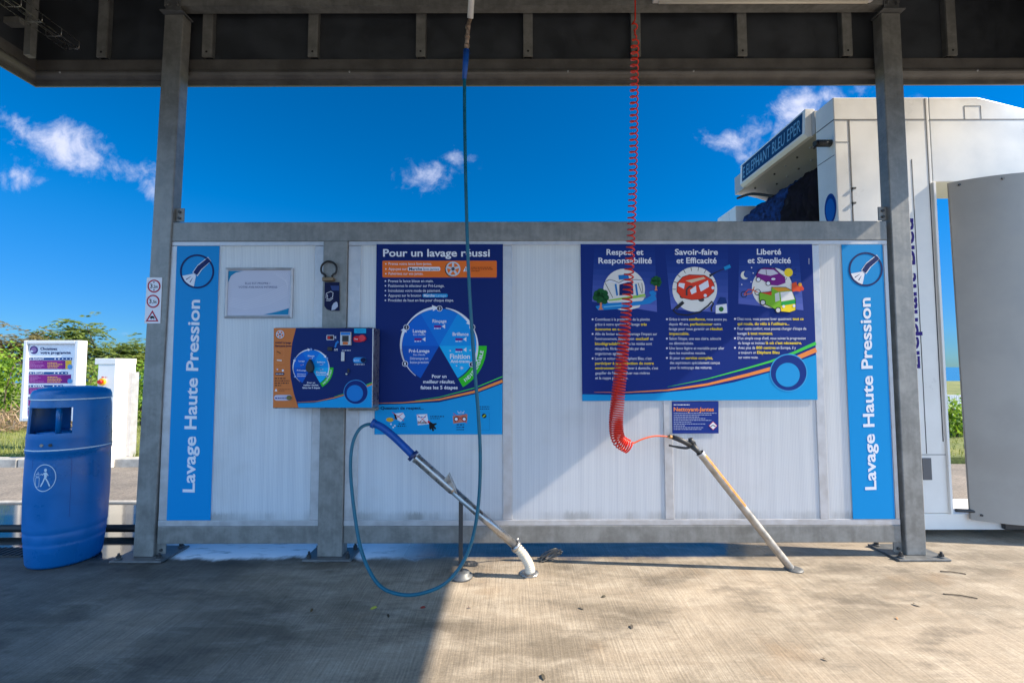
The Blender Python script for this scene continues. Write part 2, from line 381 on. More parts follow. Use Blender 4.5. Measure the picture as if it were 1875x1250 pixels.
ORNG = ink(232, 112, 40); YEL = ink(245, 215, 40); RED = ink(205, 30, 45); BLK = ink(18, 18, 22); PURP = ink(110, 30, 130)
B1, B2, B3, B4, B5 = ink(0, 86, 188), ink(0, 100, 204), ink(0, 118, 214), ink(0, 146, 226), ink(12, 172, 236)

# ================================================================== SETTING
def sheet(name, x0, x1, y0, y1, z, m, n=1):
    return structure(MB().add([(x0, y0, z), (x1, y0, z), (x1, y1, z), (x0, y1, z)], [(0, 1, 2, 3)], m).build(name))
sheet('ground', -60, 60, -60, 13, -.05, M_LAWN)
sheet('sea', -1500, 1500, 13, 1800, -6, mat('sea_water', (.02, .14, .30), .25))
sheet('road', -60, 60, 1.0, 2.75, -.012, M_ROAD)
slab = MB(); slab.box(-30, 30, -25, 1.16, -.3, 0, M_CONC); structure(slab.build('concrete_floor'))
lawn = MB(); lawn.box(-60, 60, 2.80, 30, -.3, .06, M_LAWN); structure(lawn.build('lawn'))
kb = MB()
for i in range(24):
    x = -20 + i * 1.0
    if -4.9 > x or x > 3.4: kb.box(x + .006, x + .994, 2.66, 2.80, -.2, .09, M_KERB)
structure(kb.build('kerb', bevel=.012))
ke = MB(); ke.box(-30, -2.2, 1.163, 1.22, -.2, .012, M_KERB); structure(ke.build('slab_edging'))

# grass blades on the lawn that is in view
gm = leaf_mat('grass_blade', (.10, .14, .02), (.34, .36, .09), .3); g = MB()
for i in range(16000):
    side = random.random() < .75
    y = 2.82 + random.random() ** 1.6 * 6; x = random.uniform(-11.5, -4.0) if side else random.uniform(5, 10)
    h = random.uniform(.03, .09); a = random.uniform(0, pi); w2 = .006; dx, dyv = cos(a) * w2, sin(a) * w2; lx, ly = random.uniform(-.03, .03), random.uniform(-.03, .03)
    g.add([(x - dx, y - dyv, .055), (x + dx, y + dyv, .055), (x + lx, y + ly, .06 + h)], [(0, 1, 2)], gm)
o = g.build('grass', recalc=False); o['kind'] = 'stuff'

# ================================================================== CANOPY
YB, YF = .135, -4.4
ZE = P(937, 152, .11).z; ZR0, ZR1, ZL = P(937, 140, .10).z, P(937, 126, .10).z, P(937, 108, .11).z; ZTOP = 3.95
XL, XR = P(65, 160, YB).x, ZE / .785 - .35
can = thing('canopy', 'dark flat canopy roof on steel beams over the washing bay', 'canopy', (0.1, -2.1, ZE))
rr_ = ZR1 - ZR0
prof = [(-.02, ZTOP + .06), (-.02, ZE + .003), (0, ZE), (0, ZR0 - .006), (.02, ZR0), (.038, ZR0 + rr_ * .2), (.045, ZR0 + rr_ * .45), (.043, ZR0 + rr_ * .7), (.034, ZR1 - .003), (.026, ZR1), (.026, ZL - .002), (.001, ZL), (.0, ZTOP)]
mb = MB(); n = len(prof); ring = []
for d, z in prof:
    ring.append([(XL + d, YF + d, z), (XR - d, YF + d, z), (XR - d, YB - d, z), (XL + d, YB - d, z)])
for i in range(n):
    j = (i + 1) % n
    for k in range(4):
        q = (k + 1) % 4
        mb.add([ring[i][k], ring[i][q], ring[j][q], ring[j][k]], [(0, 1, 2, 3)], M_SOFFIT if i in (11, 12) else M_FASC)
mb.build('fascia', can)
mb = MB(); vs = []; N = 120      # trapezoid sheet
for k in range(N + 1):
    x = XL + (XR - XL) * k / N; z = ZTOP + .005 + (.02 if (k // 2) % 2 else 0); vs += [(x, YF, z), (x, YB, z)]
mb.add(vs, [(2 * k, 2 * k + 2, 2 * k + 3, 2 * k + 1) for k in range(N)], M_SOFFIT); mb.build('roof_sheet', can)
for y in (-4.0, -3.2, -2.4, -1.6, -.8):
    MB().box(XL + .02, XR - .02, y, y + .06, ZTOP - .14, ZTOP, M_GALVD).build('purlin', can)
for px in (185, 378, 572, 770, 967, 1165, 1360, 1553, 1745):
    x = P(px, 95, .09).x; zl = ZL + .006
    b = MB(); b.box(x - .032, x + .032, .090, .101, zl, ZTOP - .004, M_GALV); b.box(x - .032, x - .026, .101, .133, zl + .006, ZTOP - .004, M_GALVD); b.box(x + .026, x + .032, .101, .133, zl + .006, ZTOP - .004, M_GALVD)
    b.tube([(x, .0895, zl + .035), (x, .0885, zl + .035)], .008, M_BLACK, 10); b.build('stiffener', can, .002)
for px in (640, 1040, 1270, 1790, 110):       # joints and screws of the gutter roll
    p = P(px, 129, .09); MB().tube([(p.x, .094, ZR0 + rr_ * .5), (p.x, .087, ZR0 + rr_ * .5)], .006, M_ALU, 8).build('screw', can)
XPL, XPR = P(264, 900).x, P(1672, 900).x      # post centre lines
ZBM = P(937, 10, 0).z
b = MB(); b.box(XPL, XPR, .0, .006, ZBM, ZBM + .12, M_GALV); b.box(XPL, XPR, .006, .068, ZBM, ZBM + .007, M_GALV); b.box(XPL, XPR, .006, .068, ZBM + .113, ZBM + .12, M_GALV); b.build('beam', can)
for x in (XPL, XPR):
    b = MB(); b.box(x - .05, x + .05, .0, .07, ZBM + .121, ZTOP, M_GALVD); b.build('beam_stub', can, .004)
    b = MB(); b.box(x - .02, x - .012, -4.35, -.01, ZBM + .13, ZBM + .26, M_GALVD); b.box(x - .05, x + .05, -4.35, -.01, ZBM + .26, ZBM + .27, M_GALVD); b.box(x - .05, x + .05, -4.35, -.01, ZBM + .122, ZBM + .13, M_GALVD); b.build('beam', can)

# posts
def post(px_top, px_bot, label, side):
    zt = 3.545; xb = P(px_bot, 1000).x; xt = P(px_top, 40).x; wd = .063
    t = thing('canopy_post', label, 'post', (xb, .05, 0), 0, 'galvanised posts carrying the canopy'); lean = (xt - xb) / zt
    b = MB()
    def bx(x0, x1, y0, y1, z0, z1, m):
        vs = [(x + xb + lean * z, y, z) for x in (x0, x1) for y in (y0, y1) for z in (z0, z1)]
        b.add(vs, [(0, 1, 3, 2), (4, 6, 7, 5), (0, 4, 5, 1), (2, 3, 7, 6), (0, 2, 6, 4), (1, 5, 7, 3)], m)
    bx(-wd, wd, 0, .078, .014, zt, M_GALV); b.build('shaft', t, .006)
    b = MB(); b.box(xb - .16, xb + .16, -.06, .19, 0.002, .014, M_GALVD); bp = b.build('base_plate', t, .003)
    for sx in (-.125, .125):
        for y in (-.03, .16):
            q = MB(); q.tube([(xb + sx, y, .014), (xb + sx, y, .022)], .02, M_GALVD, 16); q.tube([(xb + sx, y, .022), (xb + sx, y, .036)], .014, M_DARK, 6, smooth=False); q.tube([(xb + sx, y, .036), (xb + sx, y, .05)], .007, M_DARK, 8)
            q.build('bolt', bp)
    sg = 1 if side < 0 else -1
    for z0, z1 in ((2.15, 2.24), (.02, .125)):
        x = xb + lean * (z0 + z1) / 2 + sg * wd; q = MB(); xa, xc = sorted((x, x + sg * .055)); q.box(xa, xc, .03, .038, z0, z1, M_GALV); br = q.build('bracket', t, .002)
        for dz in (.25, .7): qq = MB(); xx = x + sg * .028; qq.tube([(xx, .03, z0 + (z1 - z0) * dz), (xx, .022, z0 + (z1 - z0) * dz)], .009, M_DARK, 8); qq.build('bolt', br)
    xtop = xb + lean * zt; q = MB(); q.box(xtop - .075, xtop + .075, -.03, .078, zt + .002, zt + .012, M_GALVD); q.box(xtop - .05, xtop + .05, -.010, -.002, zt + .012, 3.74, M_GALVD); q.build('head_plate', t, .002)
    for sx in (-.03, .03):
        q = MB(); q.tube([(xtop + sx, -.011, 3.60), (xtop + sx, -.026, 3.60)], .012, M_GALVD, 6, smooth=False); q.build('bolt', t)
    return t
post(318, 262, 'galvanised post with the round height limit signs, left of the partition', -1)
post(1632, 1678, 'galvanised post at the sunlit right end of the partition by the white gantry', 1)

# strip lamp on the beam
x0, x1 = P(1195, 5, -.02).x, P(1598, 5, -.02).x
t = thing('strip_lamp', 'pale beige strip lamp housing under the canopy beam, switched off', 'lamp', ((x0 + x1) / 2, -.03, 3.5))
b = MB(); b.box(x0, x1, -.05, -.002, ZBM + .004, ZBM + .05, M_WHITEF); b.build('housing', t, .008)
b = MB(); b.tube([(x0 + .04, -.026, ZBM - .005), (x1 - .04, -.026, ZBM - .005)], .010, mat('lamp_tube', (.75, .70, .6), .3)); b.build('lamp_tube', t)

# cable tray
p = P(135, 92, .05); t = thing('cable_tray', 'thin wire cable tray running under the canopy in its left corner', 'cable tray', (p.x, .05, p.z))
b = MB(); tx, tz = p.x, p.z
for dx, dz in ((-.055, 0), (0, 0), (.045, 0), (-.055, .05), (.045, .05)): b.tube([(tx + dx, .05, tz + dz), (tx + dx, -4.2, tz + dz)], .0028, M_STEEL, 5)
y = .04
while y > -4.15:
    b.tube([(tx - .055, y, tz + .05), (tx - .055, y, tz), (tx + .045, y, tz), (tx + .045, y, tz + .05)], .0028, M_STEEL, 5); y -= .12
b.build('basket', t)
b = MB(); xx = P(51, 50, -.05).x; b.box(xx - .022, xx + .022, -.05, -.01, P(51, 100, -.05).z, 3.94, M_GALV); b.build('hanger', t, .002)
z = P(30, 38, -.07).z; b = MB(); b.box(xx - .5, xx - .022, -.08, -.03, z - .02, z + .02, M_GALV); b.build('arm', t, .002)

# ================================================================== PARTITION WALL
wall = thing('partition_wall', 'partition of white fluted panels in a galvanised frame between the bays', 'partition', (0, .05, 0))
XA, XB = P(284, 975).x + .005, P(1652, 960).x
XM0, XM1 = P(587, 700).x, P(632, 700).x
ZT1, ZT0 = P(937, 406, .012).z, P(937, 441, .012).z
ZB1, ZB0 = P(937, 962, .012).z, P(937, 994, .012).z
b = MB(); b.box(XA, XB, .010, .07, ZT0, ZT1, M_GALV); b.build('top_rail', wall, .004)
for x0, x1 in ((XA, XM0), (XM1, XB)):
    b = MB(); b.box(x0 + .001, x1 - .001, .010, .07, ZB0, ZB1, M_GALV); b.build('bottom_rail', wall, .004)
b = MB(); b.box(XM0, XM1, -.002, .09, .014, ZT0 - .001, M_GALV); mp = b.build('post', wall, .005)
xm = (XM0 + XM1) / 2
b = MB(); b.box(xm - .15, xm + .15, -.05, .15, .002, .014, M_GALVD); bp = b.build('base_plate', mp, .003)
for sx in (-.12, .12):
    for y in (-.02, .12):
        q = MB(); q.tube([(xm + sx, y, .014), (xm + sx, y, .036)], .014, M_DARK, 6, smooth=False); q.tube([(xm + sx, y, .036), (xm + sx, y, .055)], .007, M_DARK, 8); q.build('bolt', bp)
ZP0, ZP1 = P(937, 951, .015).z, P(937, 449, .015).z       # clear panel opening
for x0, x1 in ((XA, XM0), (XM1, XB)):
    b = MB(); b.box(x0 + .001, x1 - .001, 0.0125, .062, ZP1, ZT0 - .001, M_ALU); b.build('trim', wall, .002)
    b = MB(); b.box(x0 + .001, x1 - .001, 0.0115, .062, ZB1 + .001, ZP0, M_ALU); b.build('trim', wall, .002)
X = lambda px: P(px, 700, .015).x
mull = [(XA, X(316)), (X(572), XM0), (XM1, X(658)), (X(920), X(938)), (X(1213), X(1230)), (X(1492), X(1509)), (X(1628), XB)]
for x0, x1 in mull:
    b = MB(); b.box(x0 + .0015, x1 - .0015, .0125, .061, ZP0 + .001, ZP1 - .001, M_ALU); b.build('mullion', wall, .003)
for k in range(len(mull) - 1):
    if k == 1: continue
    b = MB(); b.box(mull[k][1] - .001, mull[k + 1][0] + .001, .0165, .026, ZP0 + .0005, ZP1 - .0005, M_PANEL); b.build('panel', wall)

# ------------------------------------------------------------------ vertical banners
def banner(label, xa, xb, word0, word1, cap, icx, icy):
    pa, pb = P(xa, 700, .012), P(xb, 700, .012); z0, z1 = ZP0 + .002, ZP1 - .002
    t = thing('banner', label, 'banner', ((pa.x + pb.x) / 2, .034, z0), 0, 'vertical banners on the partition')
    A = plane_art(.0098); CB = ink(0, 138, 206); NV = ink(10, 32, 92)
    b = MB(); b.box(pa.x, pb.x, .0100, .0120, z0, z1, CB); b.build('sheet', t)
    A.ring('pictogram', icx, icy, 28.0, 31.3, NV, 2)
    for k, lay, m, g in ((0, 2, WHITE, 1.6), (1, 3, NV, 0)):
        A.poly('pictogram', [(icx - 7 - g, icy + 2), (icx + 1, icy - 10 - g), (icx + 20 , icy - 25 - g), (icx + 25 + g * .4, icy - 19), (icx + 8 + g, icy - 4), (icx + g * .6, icy + 7 + g)], m, lay)
    A.poly('pictogram', [(icx - 6, icy + 4), (icx - 27, icy + 8), (icx - 22, icy + 18), (icx - 14, icy + 24), (icx - 6, icy + 28), (icx - 2, icy + 8)], WHITE, 2)
    for q in ((-20, 15, -11, 9), (-13, 20, -8, 12)): A.line('pictogram', [(icx + q[0], icy + q[1]), (icx + q[2], icy + q[3])], [1.6, .5], NV, 3)
    A.text('lettering', 'Lavage Haute Pression', word0, word1, cap, WHITE, 2)
    A.finish(t)
banner('blue vertical Lavage Haute Pression banner in the shade beside the left post', 315, 394, (356, 901), (366, 549), 21, 361, 497)
banner('bright blue Lavage Haute Pression banner in the sun at the right end', 1551, 1627, (1604, 896), (1593, 545), 19.5, 1585, 493)

# ------------------------------------------------------------------ dial artwork shared by poster and control box
def swoosh(A, part, cyan, orange, green, corner, nav=None):
    A.poly(part, cyan + corner, CYAN, 1)
    A.line(part, [(x, y) for x, y, w_ in orange], [w_ for x, y, w_ in orange], ink(240, 140, 70), 2)
    A.line(part, [(x, y) for x, y, w_ in green], [w_ for x, y, w_ in green], ink(70, 200, 80), 2)
def dial(A, cx, cy, r, scale):
    for a0, m in ((180, B1), (120, B2), (60, B3), (0, B4), (300, B5)):
        pts = [(cx, cy)] + [(cx + r * cos(radians(a0 + (240 - 180) * k / 12)), cy - r * sin(radians(a0 + 60 * k / 12))) for k in range(13)]
        A.poly('diagram', pts, m, 1)
    A.arc('diagram', cx, cy, r * 1.03, r * 1.28, 0, -60, GREEN, 2)
    A.arc('diagram', cx, cy, r * 1.0, r * 1.045, 232, 180, WHITE, 3, taper=(.3, .8))
    for a0, a1 in ((210, 158), (148, 100), (80, 40), (26, -20)):
        A.arc('diagram', cx, cy, r * 1.0, r * 1.06, a0, a1, WHITE, 3, taper=(.4, 1.2))
        a = radians(a1); tip = radians(a1 - 9); c0 = r * 1.03
        A.poly('diagram', [(cx + (c0 + r * .085) * cos(a), cy - (c0 + r * .085) * sin(a)), (cx + (c0 - r * .085) * cos(a), cy - (c0 - r * .085) * sin(a)), (cx + c0 * cos(tip), cy - c0 * sin(tip))], WHITE, 3)
    word = 'INDISPENSABLE'
    for i, ch in enumerate(word):
        a = radians(-55 + 49 * (i + .5) / len(word)); rr = r * 1.20; tx_, ty_ = -sin(a), -cos(a)
        c = (cx + rr * cos(a), cy - rr * sin(a)); hw = r * (.012 if ch == 'I' else .034)
        A.text('diagram', ch, (c[0] - tx_ * hw, c[1] - ty_ * hw), (c[0] + tx_ * hw, c[1] + ty_ * hw), r * .088, WHITE, 4)
def spray_icon(A, x, y, k=1.0):
    A.poly('diagram', [(x - 10 * k, y - 2 * k), (x + 1 * k, y - 2 * k), (x + 5 * k, y), (x + 1 * k, y + 2 * k), (x - 10 * k, y + 2 * k)], PURP, 3)
    A.poly('diagram', [(x + 4 * k, y), (x + 10 * k, y - 4 * k), (x + 10 * k, y + 4 * k)], WHITE, 3)
    A.micro('diagram', x - 10 * k, x + 2 * k, y + 4.6 * k, 1.7 * k, WHITE)
def wheel_icon(A, x, y, r, part='wheel_picture'):
    A.disc(part, x - r * .1, y + r * .04, r * 1.02, BLK, 2); A.disc(part, x, y, r, ink(200, 205, 215), 3); A.disc(part, x, y, r * .8, ORNG, 4)
    for k in range(5):
        a = radians(90 + 72 * k); A.line(part, [(x, y), (x + r * .86 * cos(a), y - r * .86 * sin(a))], [r * .34, r * .26], ink(200, 205, 215), 5)
    A.disc(part, x, y, r * .24, ink(90, 95, 110), 6)
    for k in range(5):
        a = radians(54 + 72 * k); A.disc(part, x + r * .14 * cos(a), y - r * .14 * sin(a), r * .05, BLK, 7)
def sheet_quad(t, name, pts, Y, m, thick=.002):
    q = [P(x, y, Y) for x, y in pts]; back = [v + Vector((0, thick, 0)) for v in q]
    b = MB(); b.add(q + back, [(0, 1, 2, 3), (7, 6, 5, 4), (0, 4, 5, 1), (1, 5, 6, 2), (2, 6, 7, 3), (3, 7, 4, 0)], m); return b.build(name, t)

# ------------------------------------------------------------------ poster: Pour un lavage reussi
PY = .0085
t = thing('instruction_poster', 'tall navy poster headed Pour un lavage réussi with a five step dial', 'poster', P(805, 795, PY), 0)
sheet_quad(t, 'sheet', [(689.5, 447), (921, 447), (920, 795), (685.5, 795)], PY, NAVY)
A = plane_art(PY)
swoosh(A, 'colour_band', [(686.4, 741), (736, 739.5), (804, 736), (870, 721), (920.2, 702)], [(694, 737.6, .6), (736, 737, 1.6), (804, 731.2, 3), (870, 716.5, 4.4), (920.3, 697, 5)], [(760, 733, .4), (804, 727, 1), (870, 709.7, 1.6), (920.3, 689, 2)], [(919.8, 795), (685.7, 795)])
A.t('heading', 'Pour un lavage réussi', 701.6, 897, 469.6, 13.2, WHITE)
A.rrect('instruction_box', 700.3, 477.4, 909.6, 508, 2, ORNG, 1)
for y, s_, x1 in ((485.2, 'Prenez votre lance lave-jantes.', 791), (494.6, 'Appuyez sur', 745), (503.2, 'Pulvérisez sur vos jantes.', 775)):
    A.t('instruction_box', s_, 711.5, x1, y, 4.8, WHITE, False); A.disc('instruction_box', 706.6, y - 2, 1.3, WHITE, 3, 12)
A.rrect('instruction_box', 746.4, 488.8, 806.4, 496, 3, WHITE, 2)
A.t('instruction_box', 'Marche', 749, 773, 494.9, 4.8, NAVYD); A.t('instruction_box', 'lave-jantes', 775, 804, 494.9, 4.6, ink(80, 80, 110), False)
wheel_icon(A, 829.6, 492.5, 13.5)
A.poly('instruction_box', [(853, 487.5), (848, 497), (858, 497)], WHITE, 2); A.t('instruction_box', '!', 852.3, 853.7, 496, 5.5, BLK)
for y, x1 in ((490.5, 900), (493.7, 903), (497, 878)): A.micro('instruction_box', 863, x1, y, 1.3, ink(120, 50, 20))
for y, s_, x1 in ((516.8, 'Prenez la lance bleue en main.', 793.6), (525.5, 'Positionnez le sélecteur sur Pré-Lavage.', 813.6), (534.4, 'Introduisez votre mode de paiement.', 807), (543.2, 'Appuyez sur le bouton', 771), (552, 'Procédez de haut en bas pour chaque étape.', 831)):
    A.t('paragraph', s_, 711, x1, y, 4.9, WHITE, False); A.disc('paragraph', 705.8, y - 2.2, 1.35, WHITE, 3, 12)
A.rrect('paragraph', 773.6, 537.8, 820, 544.4, 3, ink(30, 150, 215), 2); A.t('paragraph', 'Marche', 776, 796, 543.2, 4.6, WHITE); A.t('paragraph', 'Lavage', 798, 817, 543.2, 4.4, ink(170, 210, 240), False)
dial(A, 804.2, 633, 68, 1)
for n_, x, y in (('1', 741.8, 665.6), ('2', 744.3, 599.2), ('3', 804.8, 564.8), ('4', 864.8, 598.7), ('5', 864.4, 667)):
    A.disc('diagram', x, y, 5.4, WHITE, 4, 24); A.disc('diagram', x, y, 4.4, NAVYD, 5, 24); A.t('diagram', n_, x - 1.4, x + 1.4, y + 2.5, 5, WHITE, layer=6)
A.t('diagram', 'Rinçage', 792, 817.6, 590.5, 5.8, WHITE); spray_icon(A, 805, 597.5)
A.t('diagram', 'Lavage', 756, 780, 608.8, 6, WHITE); A.t('diagram', 'Eau chaude', 757, 779, 614, 3, WHITE, False); spray_icon(A, 769, 621)
A.t('diagram', 'Brillance', 828.8, 858, 614.4, 6, WHITE); spray_icon(A, 844, 621)
A.t('diagram', 'Pré-Lavage', 749, 786.4, 645, 5.8, WHITE); A.t('diagram', 'Eau chaude', 757, 778.5, 650.6, 3, WHITE, False)
A.t('diagram', 'Détrempez en', 751, 784, 658, 4.4, WHITE, False); A.t('diagram', 'basse-pression', 751, 784.6, 665, 4.4, WHITE, False)
spray_icon(A, 844, 640); A.t('diagram', 'Finition', 824, 860.6, 656.5, 8.6, WHITE); A.t('diagram', 'Anti-traces', 825, 860, 663.8, 5.6, WHITE)
for x, y, r in ((845.5, 673.5, 4.5), (836, 669.5, 2), (824.5, 642, 2), (861, 641, 1.8)):
    for k in range(4): a = radians(45 * k); A.line('diagram', [(x - r * cos(a), y - r * sin(a)), (x, y), (x + r * cos(a), y + r * sin(a))], [.1, .8, .1], WHITE, 3)
A.t('diagram', 'Pour un', 791, 817.6, 691.4, 5.8, WHITE); A.t('diagram', 'meilleur résultat,', 775, 833, 701.3, 5.8, WHITE); A.t('diagram', 'faites les 5 étapes', 770, 838, 712, 6, WHITE)
A.t('warning_strip', 'Question de respect...', 697, 776, 749.2, 5.2, NAVYD)
A.poly('warning_strip', [(721, 757), (738, 755), (742, 762), (734, 772), (724, 766)], WHITE, 2); A.disc('warning_strip', 714, 768, 7, ink(225, 170, 50), 3, 12, 4); A.line('warning_strip', [(718, 754), (740, 770)], .9, RED, 4); A.line('warning_strip', [(738, 756), (722, 768)], .9, RED, 4); A.poly('warning_strip', [(721, 757), (725, 759), (728, 768), (724, 767)], BLK, 4)
for x, y in ((716, 776), (723, 779), (720, 782)): A.disc('warning_strip', x, y, 1.6, WHITE, 3, 10)
A.micro('warning_strip', 730, 743, 776.5, 1.8, NAVYD); A.micro('warning_strip', 728, 744, 780.5, 1.8, NAVYD)
A.poly('warning_strip', [(763, 758.5), (782, 757.5), (785, 776), (765, 778)], WHITE, 2); A.t('warning_strip', 'Huile', 765, 781.5, 775.4, 5.4, BLK); A.line('warning_strip', [(764, 759), (783, 775)], .8, RED, 4); A.line('warning_strip', [(781, 759), (766, 776)], .8, RED, 4); A.micro('warning_strip', 765, 781, 764, 1.6, ink(30, 120, 190))
A.poly('warning_strip', [(783, 770), (787, 771), (793, 775), (799, 774), (800, 776), (795, 779), (799, 784), (797, 786), (794, 783), (795, 788), (792, 789), (790, 784), (788, 787), (786, 783), (786, 776)], BLK, 4); A.disc('warning_strip', 785, 772, 2.2, RED, 5, 10)
A.micro('warning_strip', 788, 813, 763, 1.8, NAVYD); A.micro('warning_strip', 788, 806, 766.5, 1.2, NAVYD)
A.poly('warning_strip', [(829, 761), (856, 758), (855, 772), (830, 775)], ink(190, 120, 100), 2)
for x in (835.5, 850): A.disc('warning_strip', x, 767, 4.4, BLK, 3, 16); A.disc('warning_strip', x, 767, 2.8, WHITE, 4, 16)
A.line('warning_strip', [(830, 756), (855, 774)], .9, RED, 5); A.line('warning_strip', [(853, 757), (833, 773)], .9, RED, 5)
for k in range(5): A.line('warning_strip', [(840 + k * 2, 757), (838 + k * 3, 752 + (k % 2) * 2)], .7, WHITE, 3)
for y in (778, 782.5, 787): A.micro('warning_strip', 836, 850, y, 1.8, NAVYD)
for y in (745, 749): A.micro('warning_strip', 877, 896, y, 1.4, NAVYD)
A.line('warning_strip', [(877, 755), (896, 755), (896, 787), (877, 787), (877, 755)], .6, ink(0, 110, 175), 2); A.disc('warning_strip', 886.5, 761, 4.2, BLK, 3, 16); A.line('warning_strip', [(884, 763), (889, 759)], 1.8, ink(180, 200, 60), 4)
A.finish(t)

# ------------------------------------------------------------------ poster: three columns
t = thing('information_poster', 'wide navy poster with three headed columns and cartoon cars', 'poster', P(1280, 733, PY), 0)
NV2 = ink(4, 40, 122)
sheet_quad(t, 'sheet', [(1063, 447), (1487, 447), (1497, 731.5), (1066, 734)], PY, NV2)
A = plane_art(PY)
for ci, q in enumerate((((1088, 453), (1084, 552), (1203, 571), (1199, 450)), ((1217, 456), (1229, 566), (1333, 573), (1333, 450)), ((1353, 456), (1352, 556), (1471, 568), (1462, 453)))):
    (ax, ay), (bx_, by), (cx_, cy_), (dx_, dy_) = q
    for k in range(10):
        f0, f1 = k / 10, (k + 1) / 10; L = lambda f: (ax + (bx_ - ax) * f, ay + (by - ay) * f); R = lambda f: (dx_ + (cx_ - dx_) * f, dy_ + (cy_ - dy_) * f); h = f0 ** 1.3
        A.poly('illustration#%d' % ci, [L(f0), L(f1), R(f1), R(f0)], ink(int(6 + 92 * h), int(44 + 66 * h), int(126 + 66 * h)), 1)
swoosh(A, 'colour_band', [(1065.9, 721.5), (1123.6, 722.7), (1197, 720.2), (1270.8, 713), (1344.4, 699.4), (1410.6, 681), (1467, 659), (1494.8, 649)],
       [(1088, 717.8, .5), (1148, 718, 1.4), (1222, 714, 2.6), (1295, 703.5, 4.2), (1369, 686, 5.6), (1411, 674.8, 6.6), (1464, 653, 8), (1494.6, 640, 8.6)],
       [(1222, 708, .4), (1295, 693.5, 1.6), (1369, 673.6, 3), (1411, 661.5, 3.8), (1452, 646.5, 4.8), (1494, 628, 6)], [(1497, 731.5), (1066, 734)])
for s_, x0, x1, y in (('Respect et', 1110.5, 1178, 466.6), ('Responsabilité', 1095.6, 1193.5, 482.2), ('Savoir-faire', 1235.6, 1314.4, 466.4), ('et Efficacité', 1238.5, 1312, 482), ('Liberté', 1385.6, 1430, 466), ('et Simplicité', 1368.8, 1447.7, 481.8)):
    A.t('heading#%d' % (0 if x0 < 1200 else 1 if x0 < 1350 else 2), s_, x0, x1, y, 10.2, WHITE)
IL = 'illustration#0'
A.disc(IL, 1142.8, 530, 38, ink(225, 225, 222), 2)
A.poly(IL, [(1113, 549), (1181, 538), (1182, 544), (1115, 551)], ink(150, 200, 80), 3)
A.poly(IL, [(1128, 556), (1150, 550), (1182, 541), (1180, 545), (1170, 563), (1150, 568)], ink(225, 225, 222), 3)
A.poly(IL, [(1134, 518), (1158, 516), (1160, 539), (1134, 541)], ink(10, 30, 100), 4)
A.poly(IL, [(1132, 504), (1150, 502), (1152, 511), (1133, 512)], ink(20, 115, 190), 4)
A.poly(IL, [(1106, 517), (1116, 512), (1124, 514), (1133, 518), (1142, 513), (1150, 514), (1162, 512), (1176, 512), (1170, 517), (1162, 515), (1148, 517), (1134, 521), (1122, 517), (1112, 518)], WHITE, 5)
A.line(IL, [(1106, 517), (1116, 512), (1124, 514), (1133, 518), (1142, 513), (1152, 514), (1164, 512), (1176, 513)], .9, BLK, 6)
for x0, x1, y1 in ((1108, 1122, 545), (1175, 1177, 537), (1168, 1175, 537)): A.line(IL, [(x0, 518), (x1, y1)], .9, BLK, 5)
for x in (1127, 1164): A.line(IL, [(x, 520), (x + 3, 541)], 3.4, ink(20, 115, 190), 5)
A.poly(IL, [(1090, 561), (1110, 555), (1150, 553), (1175, 551), (1184, 546), (1192, 541), (1188, 536), (1190, 533), (1196, 532), (1202, 537), (1199, 541), (1202, 548), (1190, 556), (1160, 560), (1130, 566), (1095, 568)], ink(25, 130, 205), 6)
A.line(IL, [(1105, 562), (1140, 559)], 1.6, ink(120, 200, 235), 7)
def cart_tree(x, y, k):
    A.poly(IL, [(x - 1.6 * k, y), (x + 1.6 * k, y), (x + 2 * k, y + 12 * k), (x + 4.5 * k, y + 16 * k), (x - 4.5 * k, y + 16 * k), (x - 2 * k, y + 12 * k)], ink(215, 130, 95), 8)
    for dx, dy_, r in ((-9, -6, 6), (9, -6, 6), (0, -15, 8), (-7, -13, 6), (7, -14, 6), (0, -4, 7), (-4, 0, 4), (7, 1, 5)): A.disc(IL, x + dx * k, y + dy_ * k, r * k, ink(22, 88, 44), 9, 16)
cart_tree(1100, 551, 1.0); cart_tree(1201, 521, .68)
IL = 'illustration#1'
A.disc(IL, 1272, 529.6, 41, ink(225, 225, 222), 2)
for k in range(9):
    a = radians(20 + 20 * k); A.line(IL, [(1272 + 34 * cos(a), 529.6 - 34 * sin(a)), (1272 + 41 * cos(a), 529.6 - 41 * sin(a))], 1, BLK, 3)
car = ink(220, 58, 32)
A.poly(IL, [(1240, 518), (1250, 507), (1262, 503), (1290, 504), (1303, 512), (1308, 522), (1307, 534), (1296, 544), (1282, 548), (1266, 549), (1248, 545), (1239, 534)], car, 4)
A.line(IL, [(1240, 518), (1250, 507), (1262, 503), (1290, 504), (1303, 512), (1308, 522), (1307, 534), (1296, 544), (1282, 548), (1266, 549), (1248, 545), (1239, 534), (1240, 518)], .9, BLK, 5)
A.poly(IL, [(1255, 514), (1288, 507), (1292, 510), (1266, 518)], ink(215, 190, 160), 5); A.poly(IL, [(1243, 518), (1254, 519), (1252, 529), (1242, 524)], WHITE, 5); A.poly(IL, [(1263, 531), (1274, 523), (1275, 535), (1266, 539)], WHITE, 5); A.poly(IL, [(1279, 523), (1296, 513), (1298, 525), (1283, 534)], WHITE, 5)
A.line(IL, [(1257, 541), (1257, 530), (1262, 525), (1268, 525)], 3.4, ink(60, 60, 66), 6)
for x, y in ((1291, 541), (1305, 527)): A.disc(IL, x, y, 3, WHITE, 6, 14)
for x, y in ((1250, 543), (1284, 549)): A.disc(IL, x, y, 5.5, ink(70, 70, 75), 3, 16, 3.4)
